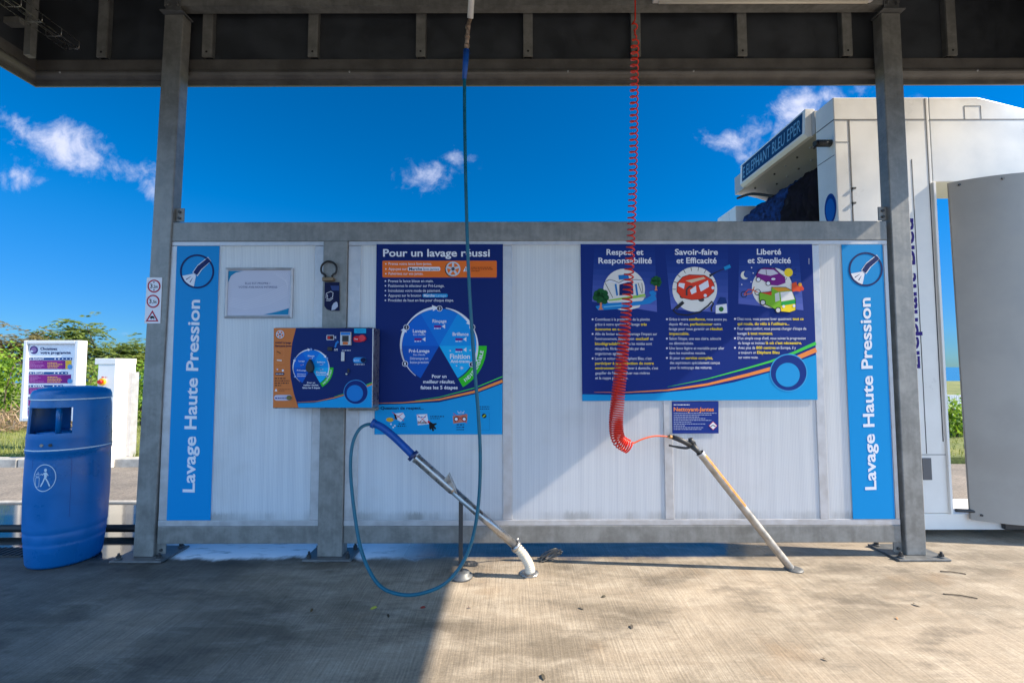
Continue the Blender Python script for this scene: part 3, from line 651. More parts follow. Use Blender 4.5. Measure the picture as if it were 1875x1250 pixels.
A.line(IL, [(1250, 553), (1240, 560), (1232, 568), (1240, 575), (1258, 577), (1280, 572), (1296, 560), (1303, 552), (1306, 556), (1302, 564), (1303, 570)], 2.6, ink(35, 36, 42), 7); A.line(IL, [(1251, 553), (1237, 565)], 6, ink(45, 46, 52), 8)
A.line(IL, [(1299, 505), (1312, 498), (1336, 488)], [5, 1.6, 1.2], ink(40, 40, 60), 4); A.line(IL, [(1326, 492), (1337, 487)], 6, ink(20, 140, 205), 5)
A.poly(IL, [(1310, 559), (1330, 556), (1331, 573), (1310, 574)], WHITE, 8); A.disc(IL, 1320, 566, 4.5, ink(40, 110, 50), 9, 16); A.poly(IL, [(1312, 556), (1318, 544), (1328, 545), (1331, 556)], ink(10, 50, 120), 8)
IL = 'illustration#2'
A.disc(IL, 1413.6, 527, 37, ink(225, 225, 222), 2)
A.disc(IL, 1363.5, 504, 7.5, ink(228, 226, 215), 3); A.disc(IL, 1368.5, 502, 7, ink(48, 74, 150), 4); A.disc(IL, 1443.5, 499, 7.8, YEL, 4)
for k in range(8): a = radians(45 * k + 20); A.line(IL, [(1443.5 + 10 * cos(a), 499 + 10 * sin(a)), (1443.5 + 15 * cos(a), 499 + 15 * sin(a))], .8, NAVYD, 3)
for x, y in ((1376, 490), (1379, 500), (1375, 516), (1358, 521)): A.disc(IL, x, y, 1.2, WHITE, 3, 8)
A.poly(IL, [(1384, 504), (1389, 494), (1398, 490), (1418, 491), (1427, 500), (1437, 508), (1438, 518), (1424, 523), (1410, 522), (1396, 513), (1385, 510)], ink(118, 26, 128), 5); A.poly(IL, [(1387, 500), (1393, 493), (1416, 494), (1425, 501), (1410, 505), (1394, 502)], ink(200, 198, 215), 6)
A.line(IL, [(1402, 493), (1403, 503)], .9, BLK, 7); A.line(IL, [(1384, 504), (1389, 494), (1398, 490), (1418, 491), (1427, 500), (1437, 508)], .9, BLK, 7)
for x, y in ((1388, 512), (1406, 519)): A.disc(IL, x, y, 4.6, BLK, 7, 16); A.disc(IL, x, y, 3.4, WHITE, 8, 16)
A.disc(IL, 1415.5, 511, 4, WHITE, 7, 12, 2)
lime = ink(120, 180, 40)
A.poly(IL, [(1389, 536), (1412, 534), (1412, 526), (1438, 526), (1449, 532), (1456, 548), (1456, 568), (1445, 572), (1426, 570), (1410, 562), (1390, 552)], lime, 8); A.poly(IL, [(1412, 526), (1438, 526), (1449, 532), (1424, 534)], ink(215, 150, 40), 9); A.poly(IL, [(1392, 536), (1412, 533), (1412, 541)], ink(205, 60, 40), 9)
A.poly(IL, [(1428, 535), (1450, 533), (1454, 548), (1430, 552)], ink(225, 225, 225), 9); A.poly(IL, [(1418, 538), (1426, 535), (1427, 550), (1419, 553)], ink(205, 210, 205), 9); A.poly(IL, [(1429, 560), (1456, 556), (1456, 568), (1445, 572), (1429, 570)], YEL, 9); A.poly(IL, [(1430, 553), (1455, 549), (1456, 556), (1430, 560)], ink(30, 160, 70), 9)
A.line(IL, [(1389, 536), (1412, 534), (1412, 526), (1438, 526), (1449, 532), (1456, 548), (1456, 568), (1445, 572), (1426, 570), (1410, 562), (1390, 552), (1389, 536)], .9, BLK, 10)
for x, y in ((1396, 554), (1424, 568)): A.disc(IL, x, y, 5.6, BLK, 10, 16); A.disc(IL, x, y, 4, ink(205, 205, 210), 11, 16)
for x, y in ((1434, 561), (1453, 560)): A.disc(IL, x, y, 2.6, WHITE, 11, 12)
for x, y in ((1362, 539), (1387, 535)): A.ring(IL, x, y, 4.6, 5.8, BLK, 4, 20)
A.line(IL, [(1362, 539), (1370, 530), (1379, 531), (1387, 535)], 1.6, ink(200, 70, 45), 5); A.line(IL, [(1362, 540), (1376, 537), (1381, 525)], 1.4, ink(210, 110, 50), 5)
A.poly(IL, [(1449, 519), (1457, 516), (1460, 524), (1466, 520), (1471, 528), (1464, 534), (1456, 533), (1449, 535)], ink(220, 80, 40), 9); A.disc(IL, 1464, 521, 3.4, ink(225, 160, 50), 10, 12); A.disc(IL, 1468, 529, 3.2, ink(215, 70, 50), 10, 12)
c1, c2, c3 = 1089.5, 1225.4, 1350
body = [  # column, baseline, [(text, x0, x1, yellow)], bullet
 (0, 586.9, [('Contribuez à la protection de la planète', c1, 1189.5, 0)], 1), (0, 596, [('grâce à notre système de lavage', c1, 1171, 0), ('très', 1173, 1184, 1)], 0), (0, 604.8, [('économe en eau.', c1, 1143, 1)], 0),
 (0, 613.6, [("Afin de limiter encore davantage l'impact sur", c1, 1203, 0)], 1), (0, 622.4, [("l'environnement, notre savon", c1, 1161, 0), ('exclusif', 1164, 1188, 1), ('est', 1190, 1196, 0)], 0), (0, 631.4, [('biodégradable', c1, 1136, 1), ('et tous les résidus sont', 1138, 1193.5, 0)], 0),
 (0, 640.4, [('récupérés, filtrés et retraités par des', c1, 1180, 0)], 0), (0, 649.4, [('organismes agréés.', c1, 1140, 0)], 0), (0, 658.4, [("Laver sa voiture chez Eléphant Bleu, c'est", c1, 1193, 0)], 1), (0, 667.2, [('participer à la protection de notre', c1, 1197, 1)], 0),
 (0, 676, [('environnement.', c1, 1138, 1), ("De laver à domicile, c'est", 1140, 1205, 0)], 0), (0, 685, [("gaspiller de l'eau et polluer nos rivières", 1090, 1189.5, 0)], 0), (0, 694, [('et la nappe phréatique.', 1090, 1150, 0)], 0),
 (1, 586.6, [('Grâce à votre', 1224.7, 1259.6, 0), ('confiance,', 1261, 1292, 1), ('nous avons pu,', 1294, 1331, 0)], 1), (1, 595.6, [('depuis 40 ans,', 1225, 1261, 0), ('perfectionner', 1263.5, 1305, 1), ('notre', 1307, 1320, 0)], 0), (1, 604.2, [('lavage pour vous garantir un', 1225, 1298, 0), ('résultat', 1300, 1323, 1)], 0), (1, 613, [('impeccable.', c2, 1262, 1)], 0),
 (1, 622, [("Selon l'étape, une eau claire, adoucie", c2, 1320, 0)], 1), (1, 630.6, [('ou déminéralisée.', c2, 1270, 0)], 0), (1, 639.6, [('Une lance légère et maniable pour aller', c2, 1326, 0)], 1), (1, 648.4, [('dans les moindres recoins.', c2, 1292, 0)], 0), (1, 657.4, [('Et pour un', 1226.5, 1253, 0), ('service complet,', 1255, 1305, 1)], 1), (1, 666.2, [('des aspirateurs spécialement conçus', 1226.5, 1318, 0)], 0), (1, 675, [('pour le nettoyage des voitures.', 1227, 1303.5, 0)], 0),
 (2, 586, [('Chez nous, vous pouvez laver quasiment', 1349, 1449, 0), ('tout ce', 1451, 1471, 1)], 1), (2, 595, [("qui roule, du vélo à l'utilitaire...", c3, 1445, 1)], 0), (2, 603.8, [("Pour votre confort, vous pouvez changer d'étape de", c3, 1476, 0)], 1), (2, 612.6, [('lavage', c3, 1367, 0), ('à tout moment.', 1369, 1415, 1)], 0), (2, 621.4, [("D'un simple coup d'œil, vous suivez la progression", c3, 1475, 0)], 1),
 (2, 630, [('du lavage et insistez', 1351, 1400, 0), ("là où c'est nécessaire.", 1402, 1468, 1)], 0), (2, 638.8, [('Avec plus de', 1351.5, 1382.7, 0), ('800 centres', 1384.5, 1420, 1), ('en Europe, il y', 1421.5, 1457, 0)], 1), (2, 647.4, [('a toujours un', 1352, 1384, 0), ('Eléphant Bleu', 1386, 1427, 1)], 0), (2, 656.2, [('sur votre route.', 1352, 1388, 0)], 0)]
for c_, y, runs, bl in body:
    for s_, x0, x1, ye in runs: A.t('paragraph#%d' % c_, s_, x0, x1, y, 5.0, YEL if ye else WHITE, bool(ye))
    if bl: A.disc('paragraph#%d' % c_, (1085, 1221, 1345.6)[c_], y - 2.3, 1.7, WHITE, 3, 12)
A.disc('emblem', 1443.8, 682, 34.5, ink(60, 160, 220), 3, 48); A.disc('emblem', 1443.8, 682, 32.5, ink(8, 48, 128), 4, 48); A.disc('emblem', 1442, 686, 22, ink(30, 150, 215), 5, 40)
A.line(IL, [(1481, 473), (1481, 484)], .7, WHITE, 3)
A.finish(t)

# ------------------------------------------------------------------ small product sign
t = thing('product_sign', 'small navy Nettoyant-Jantes sign under the wide poster', 'sign', P(1273, 793, PY), 0)
NB = ink(22, 50, 132); sheet_quad(t, 'sheet', [(1230.5, 735), (1315.5, 734), (1316, 793), (1231.5, 793.5)], PY + .0015, NB)
A = plane_art(PY + .0015)
A.t('lettering', 'Nettoyant-Jantes', 1233.5, 1307, 752.4, 7, ink(240, 140, 60)); A.micro('lettering', 1233.5, 1263, 741.4, 1.4, WHITE)
for k, x1 in enumerate((1312, 1303, 1280, 1292, 1302, 1266, 1291, 1254, 1288, 1284)): A.micro('lettering', 1233.5, x1, 756.5 + 3.3 * k, 1.1, ink(170, 180, 210))
for r, m, l in ((8, RED, 2), (6.8, WHITE, 3)): A.poly('pictogram', [(1305.5, 779 - r), (1305.5 + r, 779), (1305.5, 779 + r), (1305.5 - r, 779)], m, l)
A.line('pictogram', [(1301, 780), (1305, 778), (1310, 780)], 1.4, BLK, 4); A.finish(t)

# ------------------------------------------------------------------ framed notice (its square code is left out)
t = thing('framed_notice', 'framed white paper notice in an aluminium snap frame beside the blue banner', 'notice', P(474, 582, .03), 0)
sheet_quad(t, 'paper', [(416, 493), (534, 493), (532, 579), (413, 579)], .008, ink(196, 198, 214))
fr = [P(413, 490, .004), P(537, 490, .004), P(534.6, 582.3, .004), P(410, 582.3, .004)]; c0 = sum(fr, Vector()) / 4
b = MB(); ins = [v + Vector(((c0.x - v.x) / abs(c0.x - v.x) * .017, 0, (c0.z - v.z) / abs(c0.z - v.z) * .017)) for v in fr]; bev = [(a * .5 + q * .5) + Vector((0, -.006, 0)) for a, q in zip(fr, ins)]
bk = [v + Vector((0, .012, 0)) for v in fr]; ibk = [v + Vector((0, .006, 0)) for v in ins]
for k in range(4):
    j = (k + 1) % 4
    b.add([bk[k], bk[j], fr[j], fr[k]], [(0, 1, 2, 3)], M_ALU); b.add([fr[k], fr[j], bev[j], bev[k]], [(0, 1, 2, 3)], M_ALU); b.add([bev[k], bev[j], ins[j], ins[k]], [(0, 1, 2, 3)], M_ALU); b.add([ins[k], ins[j], ibk[j], ibk[k]], [(0, 1, 2, 3)], M_ALU)
b.build('frame', t)
A = plane_art(.008); TEAL = ink(20, 130, 175)
A.poly('lettering', [(418, 496), (446, 496), (432, 499), (423, 505), (418, 517)], TEAL, 1); A.poly('lettering', [(529, 564), (528, 576), (482, 576), (505, 571), (520, 567)], TEAL, 1)
A.t('lettering', 'ELLE EST PROPRE ?', 449, 495, 520.5, 3.6, ink(110, 120, 155), False); A.t('lettering', 'VOTRE AVIS NOUS INTERESSE', 437, 508, 527.4, 3.6, ink(110, 120, 155), False)
for k in range(7): A.line('lettering', [(502 + k * 4, 500), (512 + k * 3, 508), (526, 514 + k * 3)], .35, ink(225, 225, 235), 1)
for k in range(6): A.line('lettering', [(420, 560 - k * 3), (450, 566 - k * 3), (490, 558 - k * 4), (528, 540 - k * 4)], .35, ink(225, 225, 235), 1)
A.finish(t)

# ------------------------------------------------------------------ loop and card on the short post
t = thing('loop_holder', 'black rubber loop with a dark card hanging on the short middle post', 'holder', P(603, 570, -.01), 0)
b = MB(); b.tube([P(602 + 14.2 * cos(a) * (1 if a > -.2 or a < pi + .2 else .8), 493 - 14.6 * sin(a), -.022) if -.6 < a < pi + .6 else P(602 + 14 * cos(a) * .7, 493 - 16 * sin(a), -.02) for a in [-1.0 + (pi + 2.0) * k / 30 for k in range(31)]], .0062, M_BLACK, 10); b.build('loop', t)
b = MB(); q = P(602, 511, -.02); b.box(q.x - .036, q.x + .036, -.04, -.005, q.z - .014, q.z + .010, mat('brass_clip', (.20, .14, .08), .5, .4, .3, 30)); b.build('clip', t, .004)
b = MB(); pts = [(594.5, 517), (621, 516.5), (621, 568.5), (605, 568.5), (598, 566), (593.8, 560)]; q = [P(x, y, -.012) for x, y in pts]
b.prism([(v.x, v.z) for v in q], -.012, -.005, NAVYD); b.build('card', t)
A = plane_art(-.0125); A.line('pictogram', [(597, 546), (597.5, 537), (606, 533.5), (610, 536), (609, 544), (603, 548), (598, 547)], .9, WHITE, 2); A.line('pictogram', [(599.5, 539), (600, 546)], .8, WHITE, 2); A.line('pictogram', [(597, 550), (604, 550.5), (610, 546)], .8, WHITE, 2)
A.poly('pictogram', [(607, 568), (608, 560), (611, 555), (616, 552), (618, 554), (619, 561), (613, 567)], ink(180, 186, 205), 2); A.poly('pictogram', [(605, 523), (621, 523), (621, 532), (608, 532)], ink(45, 65, 120), 1); A.finish(t)

# ------------------------------------------------------------------ control box
CY = -.14
t = thing('control_box', 'payment control box with a selector dial, fixed to the short middle post', 'control box', P(590, 747, -.07), 0)
q0, q1 = P(499, 747.5, CY), P(684, 599, CY)
b = MB(); b.box(q0.x, q1.x, CY, -.006, q0.z, q1.z, M_STEEL); b.build('housing', t, .005)
b = MB(); z = q0.z; b.box(P(640, 750, -.05).x, P(690, 750, -.05).x, -.075, -.006, z - .022, z - .002, M_GALV); b.build('bracket', t, .003)
def D(x, y): return x, y
A = plane_art(CY - .001)
A.poly('front_print', [(501.5, 600.5), (682, 600.5), (681, 746), (500, 746)], ink(6, 36, 100), 0)
A.poly('front_print', [(501.5, 600.5), (542, 600.5), (535, 628), (531.6, 660), (532, 690), (538, 720), (546.5, 746), (500, 746)], ink(205, 118, 62), 1)
swoosh(A, 'front_print', [(545, 738), (575, 737), (612, 730), (645, 720), (681.5, 704.5)], [(545, 736, .5), (580, 734.6, .9), (612, 728, 1.4), (645, 718.5, 1.8), (681.5, 703, 2.4)], [(612, 726, .5), (645, 715.5, 1), (681.6, 700, 1.6)], [(681, 746), (546.5, 746)])
wheel_icon(A, 513, 612, 7.6)
A.t('lettering', 'AVANT le lavage', 504, 533, 629, 3.6, NAVYD, layer=3); A.t('lettering', 'Nettoyants Jantes', 504, 534, 634.8, 3.6, NAVYD, layer=3)
for x0, y0, x1, y1 in ((504.5, 639.5, 520, 652), (505, 656, 520, 664), (505, 672, 521, 681)): A.line('front_print', [(x0, y0), (x1, y0), (x1, y1), (x0, y1), (x0, y0)], .4, ink(225, 150, 100), 2)
A.line('front_print', [(507, 643), (511, 645), (514, 647)], 1.4, ink(70, 40, 30), 2); A.line('front_print', [(507, 659), (516, 660)], 2.4, ink(220, 200, 190), 2); A.disc('front_print', 518, 678, 2, WHITE, 2, 10); A.disc('front_print', 508, 676, 1.6, ink(200, 190, 220), 2, 10)
A.rrect('front_print', 504, 682, 521, 686.5, 2, NAVYD, 2); A.micro('lettering', 505.5, 519, 684.8, 1, WHITE)
for k, x1 in enumerate((524.5, 530, 529, 515)): A.micro('lettering', 503.4, x1, 693.5 + k * 4.3, 1.9, ink(80, 45, 40))
A.poly('front_print', [(503, 716), (505.5, 711), (508, 716)], WHITE, 2); A.micro('lettering', 510, 532, 713, .8, ink(120, 60, 40)); A.micro('lettering', 510, 521, 715.6, .8, ink(120, 60, 40))
A.rrect('front_print', 501.8, 722.6, 534.8, 733, 5, ink(190, 185, 205), 2); A.micro('lettering', 504, 523, 729.6, 2, ink(60, 60, 130))
dial(A, 569.7, 672.7, 32, .5)
for n_, x, y in (('1', 540.8, 689), ('2', 541, 656.5), ('3', 570, 639.5), ('4', 599, 656), ('5', 598.5, 689)): A.disc('diagram', x, y, 2.4, ink(80, 120, 190), 4, 16); A.t('lettering', n_, x - .6, x + .6, y + 1.2, 2.4, WHITE, layer=5)
for s_, x0, x1, y, c_ in (('Rinçage', 564, 576, 652.6, 2.6), ('Lavage', 547, 558, 662, 2.6), ('Brillance', 581, 595.6, 664, 2.6), ('Pré-Lavage', 544, 561, 679, 2.6), ('Détrempez en', 544.5, 560, 685.5, 2), ('basse-pression', 544.5, 560, 689, 2), ('Finition', 579, 597, 683.5, 4), ('Anti-traces', 579.5, 597, 687, 2.4), ('Pour un', 562.6, 577, 701.6, 2.8), ('meilleur résultat,', 556, 583.6, 706, 2.8), ('faites les 5 étapes', 554, 586, 711, 3)): A.t('lettering', s_, x0, x1, y, c_, WHITE)
for x, y in ((571, 655.5), (554, 667.5), (590, 667), (590, 676)): spray_icon(A, x - 1, y, .28)
A.rrect('front_print', 598, 613.4, 611.8, 622.4, 1, WHITE, 2); A.rrect('front_print', 599, 614.4, 610.8, 621.4, .6, ink(60, 30, 35), 3); A.t('lettering', '00', 599.8, 604.6, 620.4, 4.6, ink(255, 40, 40), layer=4); A.t('lettering', '€', 612.6, 616, 619.6, 4, WHITE)
A.line('front_print', [(620, 625), (616, 628), (613.5, 636)], [4.6, 3.4, 2.8], ink(40, 125, 205), 2); A.micro('lettering', 612, 619, 639.6, 1.2, WHITE); A.micro('lettering', 611.5, 618.5, 641.8, 1, WHITE)
A.rrect('front_print', 648.6, 601, 670.4, 610, .5, ink(20, 165, 215), 2); A.micro('lettering', 652, 667, 605, .8, ink(10, 90, 150)); A.micro('lettering', 654, 664, 607.4, .8, ink(10, 90, 150))
A.rrect('front_print', 646.6, 614.6, 666, 626, 5.6, ink(210, 30, 48), 2); A.t('lettering', 'Stop', 649, 655.6, 621.6, 2.8, WHITE)
A.micro('lettering', 626.4, 642.6, 642, 1.3, WHITE)
A.rrect('front_print', 646.4, 654, 670.6, 664.2, 5, ink(60, 150, 220), 2); A.micro('lettering', 648.4, 657.6, 660.4, 1.5, WHITE); A.micro('lettering', 649, 668, 667.6, 1.2, WHITE)
A.disc('emblem', 651.8, 717.6, 22.5, ink(60, 150, 215), 3, 40); A.disc('emblem', 651.8, 717.6, 21.4, ink(8, 40, 112), 4, 40); A.disc('emblem', 650, 719.6, 15, ink(20, 120, 200), 5, 36)
A.finish(t)
def fp(x, y, d=0): return P(x, y, CY - .006 - d)
b = MB(); pr = []
for k in range(25):
    a = 2 * pi * k / 24; r = 7 * (1 + (0 if sin(a) < 0 else sin(a) ** 3 * .5)); pr.append((569.7 + 6.6 * cos(a) * (1 - .8 * max(0, sin(a)) ** 2), 673.5 - (16.5 * sin(a) if sin(a) > 0 else 8 * sin(a))))
q = [fp(x, y) for x, y in pr[:-1]]; b.prism([(v.x, v.z) for v in q], CY - .034, CY - .006, M_BLACK); b.build('selector_knob', t, .004)
b = MB(); u, v = fp(624.5, 632), fp(644, 608); b.box(u.x, v.x, CY - .022, CY - .004, u.z, v.z, M_ALU); b.box(u.x + .012, v.x - .012, CY - .0235, CY - .021, u.z + .022, v.z - .022, M_BLACK); b.box(u.x + .003, v.x - .003, CY - .0237, CY - .022, v.z - .018, v.z - .003, ink(30, 120, 205)); b.box(u.x + .016, v.x - .016, CY - .0245, CY - .0225, u.z + .004, u.z + .020, ink(205, 110, 55)); b.build('card_reader', t, .002)
def knob(name, x, y, r, m, d=.02):
    c = fp(x, y); b = MB(); b.tube([(c.x, CY - .003, c.z), (c.x, CY - d, c.z)], [r, r * .94], m, 24); return b.build(name, t, .002)
knob('stop_button', 664, 619, .0215, mat('red_button', S(215, 28, 48), .3)); knob('start_button', 665.4, 659, .0155, NAVYD, .016); knob('rim_button', 529.6, 728, .0145, mat('olive_button', (.15, .12, .02), .4), .016); knob('lock', 635, 684.5, .007, M_STEEL, .014)
u, v = fp(600, 642), fp(609, 635); b = MB(); b.box(u.x, v.x, CY - .012, CY - .004, u.z, v.z, M_BLACK); b.build('coin_slot', t, .002)
u, v = fp(624.6, 661), fp(631, 644); b = MB(); b.box(u.x, v.x, CY - .010, CY - .004, u.z, v.z, M_ALU); b.build('keypad_plate', t, .002)
u, v = fp(636.4, 682), fp(640, 675); b = MB(); b.box(u.x, v.x, CY - .012, CY - .004, u.z, v.z, M_BLACK); b.build('lock_cover', t, .002)

# ------------------------------------------------------------------ limit signs on the post
SY = -.0035
t = thing('limit_sign', 'white sticker sheet with 3,2m and 3,5t limits on the left post', 'sign', P(280, 592, SY), 0)
sheet_quad(t, 'sheet', [(269, 508), (296.8, 508), (293.4, 592), (264.5, 592)], SY, ink(228, 228, 235), .0025)
A = plane_art(SY); RD = ink(175, 28, 60)
for cx, cy_, s_ in ((282.2, 523.8, '3,2m'), (280.4, 551.6, '3,5t')):
    A.disc('pictogram', cx, cy_, 12, RD, 1); A.disc('pictogram', cx, cy_, 9.4, WHITE, 2); A.t('lettering', s_[:1], cx - 7, cx - 2.6, cy_ + 3.4, 7.4, BLK); A.t('lettering', s_[1:], cx - 1.8, cx + 7, cy_ + 3.4, 5.2, BLK)
for dy_ in (-8, 8): A.poly('pictogram', [(280.4, 523.8 + dy_), (284, 523.8 + dy_), (282.2, 523.8 + dy_ * .66)], BLK, 3)
A.poly('pictogram', [(279.2, 567.5), (290.5, 588.5), (266.5, 588.5)], RD, 1); A.poly('pictogram', [(279.2, 572.5), (286.6, 586.4), (270.6, 586.4)], WHITE, 2)
A.poly('pictogram', [(275, 580.6), (277, 578.4), (281, 578.4), (283, 580.6), (283, 582.6), (275, 582.6)], BLK, 3)
A.line('pictogram', [(276, 585.2), (278, 583.4), (276, 582)], .8, BLK, 3); A.line('pictogram', [(281, 585.2), (283, 583.4), (281, 582)], .8, BLK, 3); A.finish(t)

# ================================================================== LANCES AND HOSES
# boom arm with its rusty swivel pipe
t = thing('boom_arm', 'pale swivel boom under the canopy with a rusty elbow pipe at its end', 'boom arm', P(860, 33, -.5), 0)
p0 = P(861, 34, -.5); b = MB(); b.tube([p0, p0 + Vector((.07, -.35, .40))], .017, M_WHITEF, 12); b.build('arm', t)
b = MB(); b.tube([p0 + Vector((0, 0, .0)), P(858, 45, -.5), P(856, 65, -.5), P(854, 93, -.5)], .0115, M_RUST, 12)
for y in (50, 68, 84): c = P(857 - (y - 45) * .06, y, -.5); b.tube([c + Vector((0, 0, .007)), c - Vector((0, 0, .007))], .0145, M_RUST, 10)
b.build('pipe', t)
t = thing('wash_hose', 'blue pressure hose hanging from the boom and looping to the floor', 'hose', P(740, 1088, -.55), 0)
b = MB(); b.tube([P(854, 92, -.5), P(852.5, 115, -.5), P(850, 146, -.5)], [.017, .0155, .012], M_SLEEVE, 14); b.build('sleeve', t)
hp = [(850.5, 140, -.5), (851, 230, -.5), (854, 380, -.5), (859, 520, -.5), (868, 660, -.5), (876, 760, -.5), (879.5, 850, -.51), (874, 940, -.52), (857, 1010, -.53), (822, 1062, -.545), (775, 1085, -.555), (730, 1087, -.55), (692, 1068, -.53), (664, 1015, -.48), (650, 945, -.42), (642, 865, -.36), (645, 815, -.32), (657, 787, -.29), (672, 777, -.27), (690, 778, -.255)]
b = MB(); b.tube(spline([P(*q) for q in hp], 8), .0092, M_HOSE, 10); b.build('tube', t)
# lance in its floor holder
t = thing('spray_lance', 'spray lance with a long blue grip resting in the slanted steel holder', 'lance', P(682, 775, -.25), 0)
b = MB(); b.tube(spline([P(681, 774.5, -.255), P(698, 781, -.25), P(722, 800, -.25), P(757, 834, -.25)], 6), .0215, M_SLEEVE, 16); q = P(684, 775.5, -.255); b.tube([P(681, 774, -.255), P(686, 776, -.255)], .027, M_SLEEVE, 16); q = P(756, 833.5, -.25)
b.build('grip', t)
b = MB(); d = (P(760, 837, -.25) - P(757, 834, -.25)).normalized(); b.tube([q - d * .008, q + d * .012], .035, mat('navy_collar', S(10, 45, 100), .4), 20); b.tube([q, P(800, 868, -.25)], .011, M_STEEL, 12); b.build('collar', t)
t = thing('lance_holder', 'slanted stainless holder tube on a strut, ending in a cream corrugated hose', 'lance holder', P(968, 1050, -.25), 0)
a0, a1 = P(762, 838, -.25), P(946, 1001, -.25); d = (a1 - a0).normalized()
b = MB(); ms = P(828, 896, -.25); b.tube([a0, ms], .027, M_STEEL, 24, False); b.tube([ms - d * .002, ms + d * .012], [.027, .0225], M_STEEL, 24, False); b.tube([ms + d * .012, a1], .0225, M_STEEL, 24); b.tube([a0 - d * .004, a0 + d * .012], .0295, M_STEEL, 24, False); b.build('tube', t)
b = MB(); v = [P(x, y, -.25) for x, y in ((808, 884), (822.5, 865), (839, 903), (826, 899))]; b.prism([(q.x, q.z) for q in v], -.272, -.228, M_STEEL); b.build('funnel', t, .002)
b = MB(); s0, s1 = P(844, 914, -.25), P(849, 1040, -.25); s1.x = s0.x + .006; s1.z = .03; b.box(s0.x - .012, s0.x + .012, -.256, -.244, .03, s0.z, M_DARK); b.build('strut', t, .002)
b = MB(); c = s1; b.lathe([(0, .0), (.062, .0), (.062, .012), (.045, .014), (.045, .03), (.03, .034), (0, .036)], (c.x, -.25, .001), M_GALVD, 28); b.build('foot', t)
b = MB(); pts = spline([P(944, 999, -.25), P(958, 1015, -.25), P(968, 1032, -.25), P(971, 1046, -.25)], 20); b.tube(pts, [.0285 if k % 4 < 2 else .0225 for k in range(len(pts))], M_CORR, 16); ch = b.build('corrugated_hose', t)
b = MB(); b.tube([a1 - d * .014, a1 + d * .006], .032, M_STEEL, 20); q = a1 + Vector((0.005, -.0, .032)); b.tube([q, q + Vector((0, 0, .018))], .006, M_STEEL, 8); b.build('clamp', ch)
c = G(969, 1050); b = MB(); b.lathe([(0, 0), (.055, 0), (.055, .006), (.04, .009), (0, .009)], (c.x, c.y, .001), M_STEEL, 28); b.build('floor_plate', t)
# rim lance
HY = -.16
t = thing('tube_holder', 'slanted bare steel tube with an orange strip standing in the floor', 'tube holder', G(1440, 1032), 0)
a0, a1 = P(1282, 829, HY), P(1441, 1031, HY); d = (a1 - a0).normalized(); b = MB(); b.tube([a0, a1 + d * .03], .0225, mat('dull_steel', (.40, .37, .33), .45, .6, .2, 20), 24, False)
b.tube([a0 + d * .006, a1 - d * .6], .0195, M_BLACK, 16, True); b.tube([a0 - d * .002, a0 + d * .01], .0245, M_ALU, 24, False); b.build('tube', t)
b = MB(); nrm = Vector((-d.z, 0, d.x)); nrm = nrm if nrm.z > 0 else -nrm
vs = []; L0, L1 = .025, .40
for k in range(2):
    q = a0 + d * (L0 if k == 0 else L1)
    for j in range(7):
        an = radians(-25 + 95 * j / 6); vs.append(q + (nrm * cos(an) + Vector((0, -1, 0)) * sin(an)) * .0231)
b.add(vs, [(j, j + 1, j + 8, j + 7) for j in range(6)], M_ORANGE, True); b.build('strip', t)
c = G(1441, 1033); b = MB(); b.lathe([(0, 0), (.05, 0), (.048, .005), (.03, .008), (0, .008)], (c.x, HY, .001), M_GALVD, 24); b.build('floor_plate', t)
t = thing('spray_gun', 'dark grey trigger spray gun held in the top of the slanted tube', 'spray gun', P(1262, 815, HY), 0)
b = MB(); b.tube([P(1232, 800, HY), P(1248, 806, HY), P(1268, 816, HY)], [.014, .0155, .017], M_DARK, 14); b.tube([P(1266, 814, HY), P(1276, 824, HY), P(1290, 840, HY)], [.02, .015, .011], M_DARK, 14); b.tube([P(1264, 802, HY), P(1267, 812, HY)], [.014, .016], M_DARK, 12); b.tube([P(1265, 803, HY), P(1272, 809, HY), P(1275, 818, HY)], .005, M_DARK, 8); b.build('body', t)
b = MB(); b.tube(spline([P(1225, 815, HY), P(1240, 818, HY), P(1256, 820, HY), P(1266, 817, HY)], 5), [.006] * 5 + [.0075] * 11, M_DARK, 10); b.build('trigger', t)
b = MB(); b.tube([P(1222.5, 798.5, HY), P(1233, 801, HY)], .009, mat('brass', (.45, .26, .12), .35, .8), 12); b.tube([P(1226, 799, HY), P(1229, 799.7, HY)], .0135, MATS['brass'], 6, smooth=False); b.build('fitting', t)
# coiled hose
t = thing('coil_hose', 'red orange coiled air hose hanging from the canopy beam to the spray gun', 'hose', P(1150, 820, -.2), 0)
axis = spline([P(1163, -6, -.2), P(1163, 40, -.2), P(1161.5, 150, -.2), P(1159.5, 300, -.2), P(1155, 440, -.2), P(1147.5, 560, -.2), P(1138.5, 660, -.2), P(1131, 730, -.2), P(1128, 775, -.2), P(1133, 805, -.2), P(1152, 818, -.2)], 30)
cum = [0]
for i in range(len(axis) - 1): cum.append(cum[-1] + (axis[i + 1] - axis[i]).length)
def on_axis(s_):
    import bisect
    i = min(max(bisect.bisect(cum, s_) - 1, 0), len(axis) - 2); f = (s_ - cum[i]) / (cum[i + 1] - cum[i]); return axis[i].lerp(axis[i + 1], f), (axis[i + 1] - axis[i]).normalized()
pts = []; s_ = 0; ph = 0; tot = cum[-1]; z_start = P(0, 42, -.2).z
SEG = 14
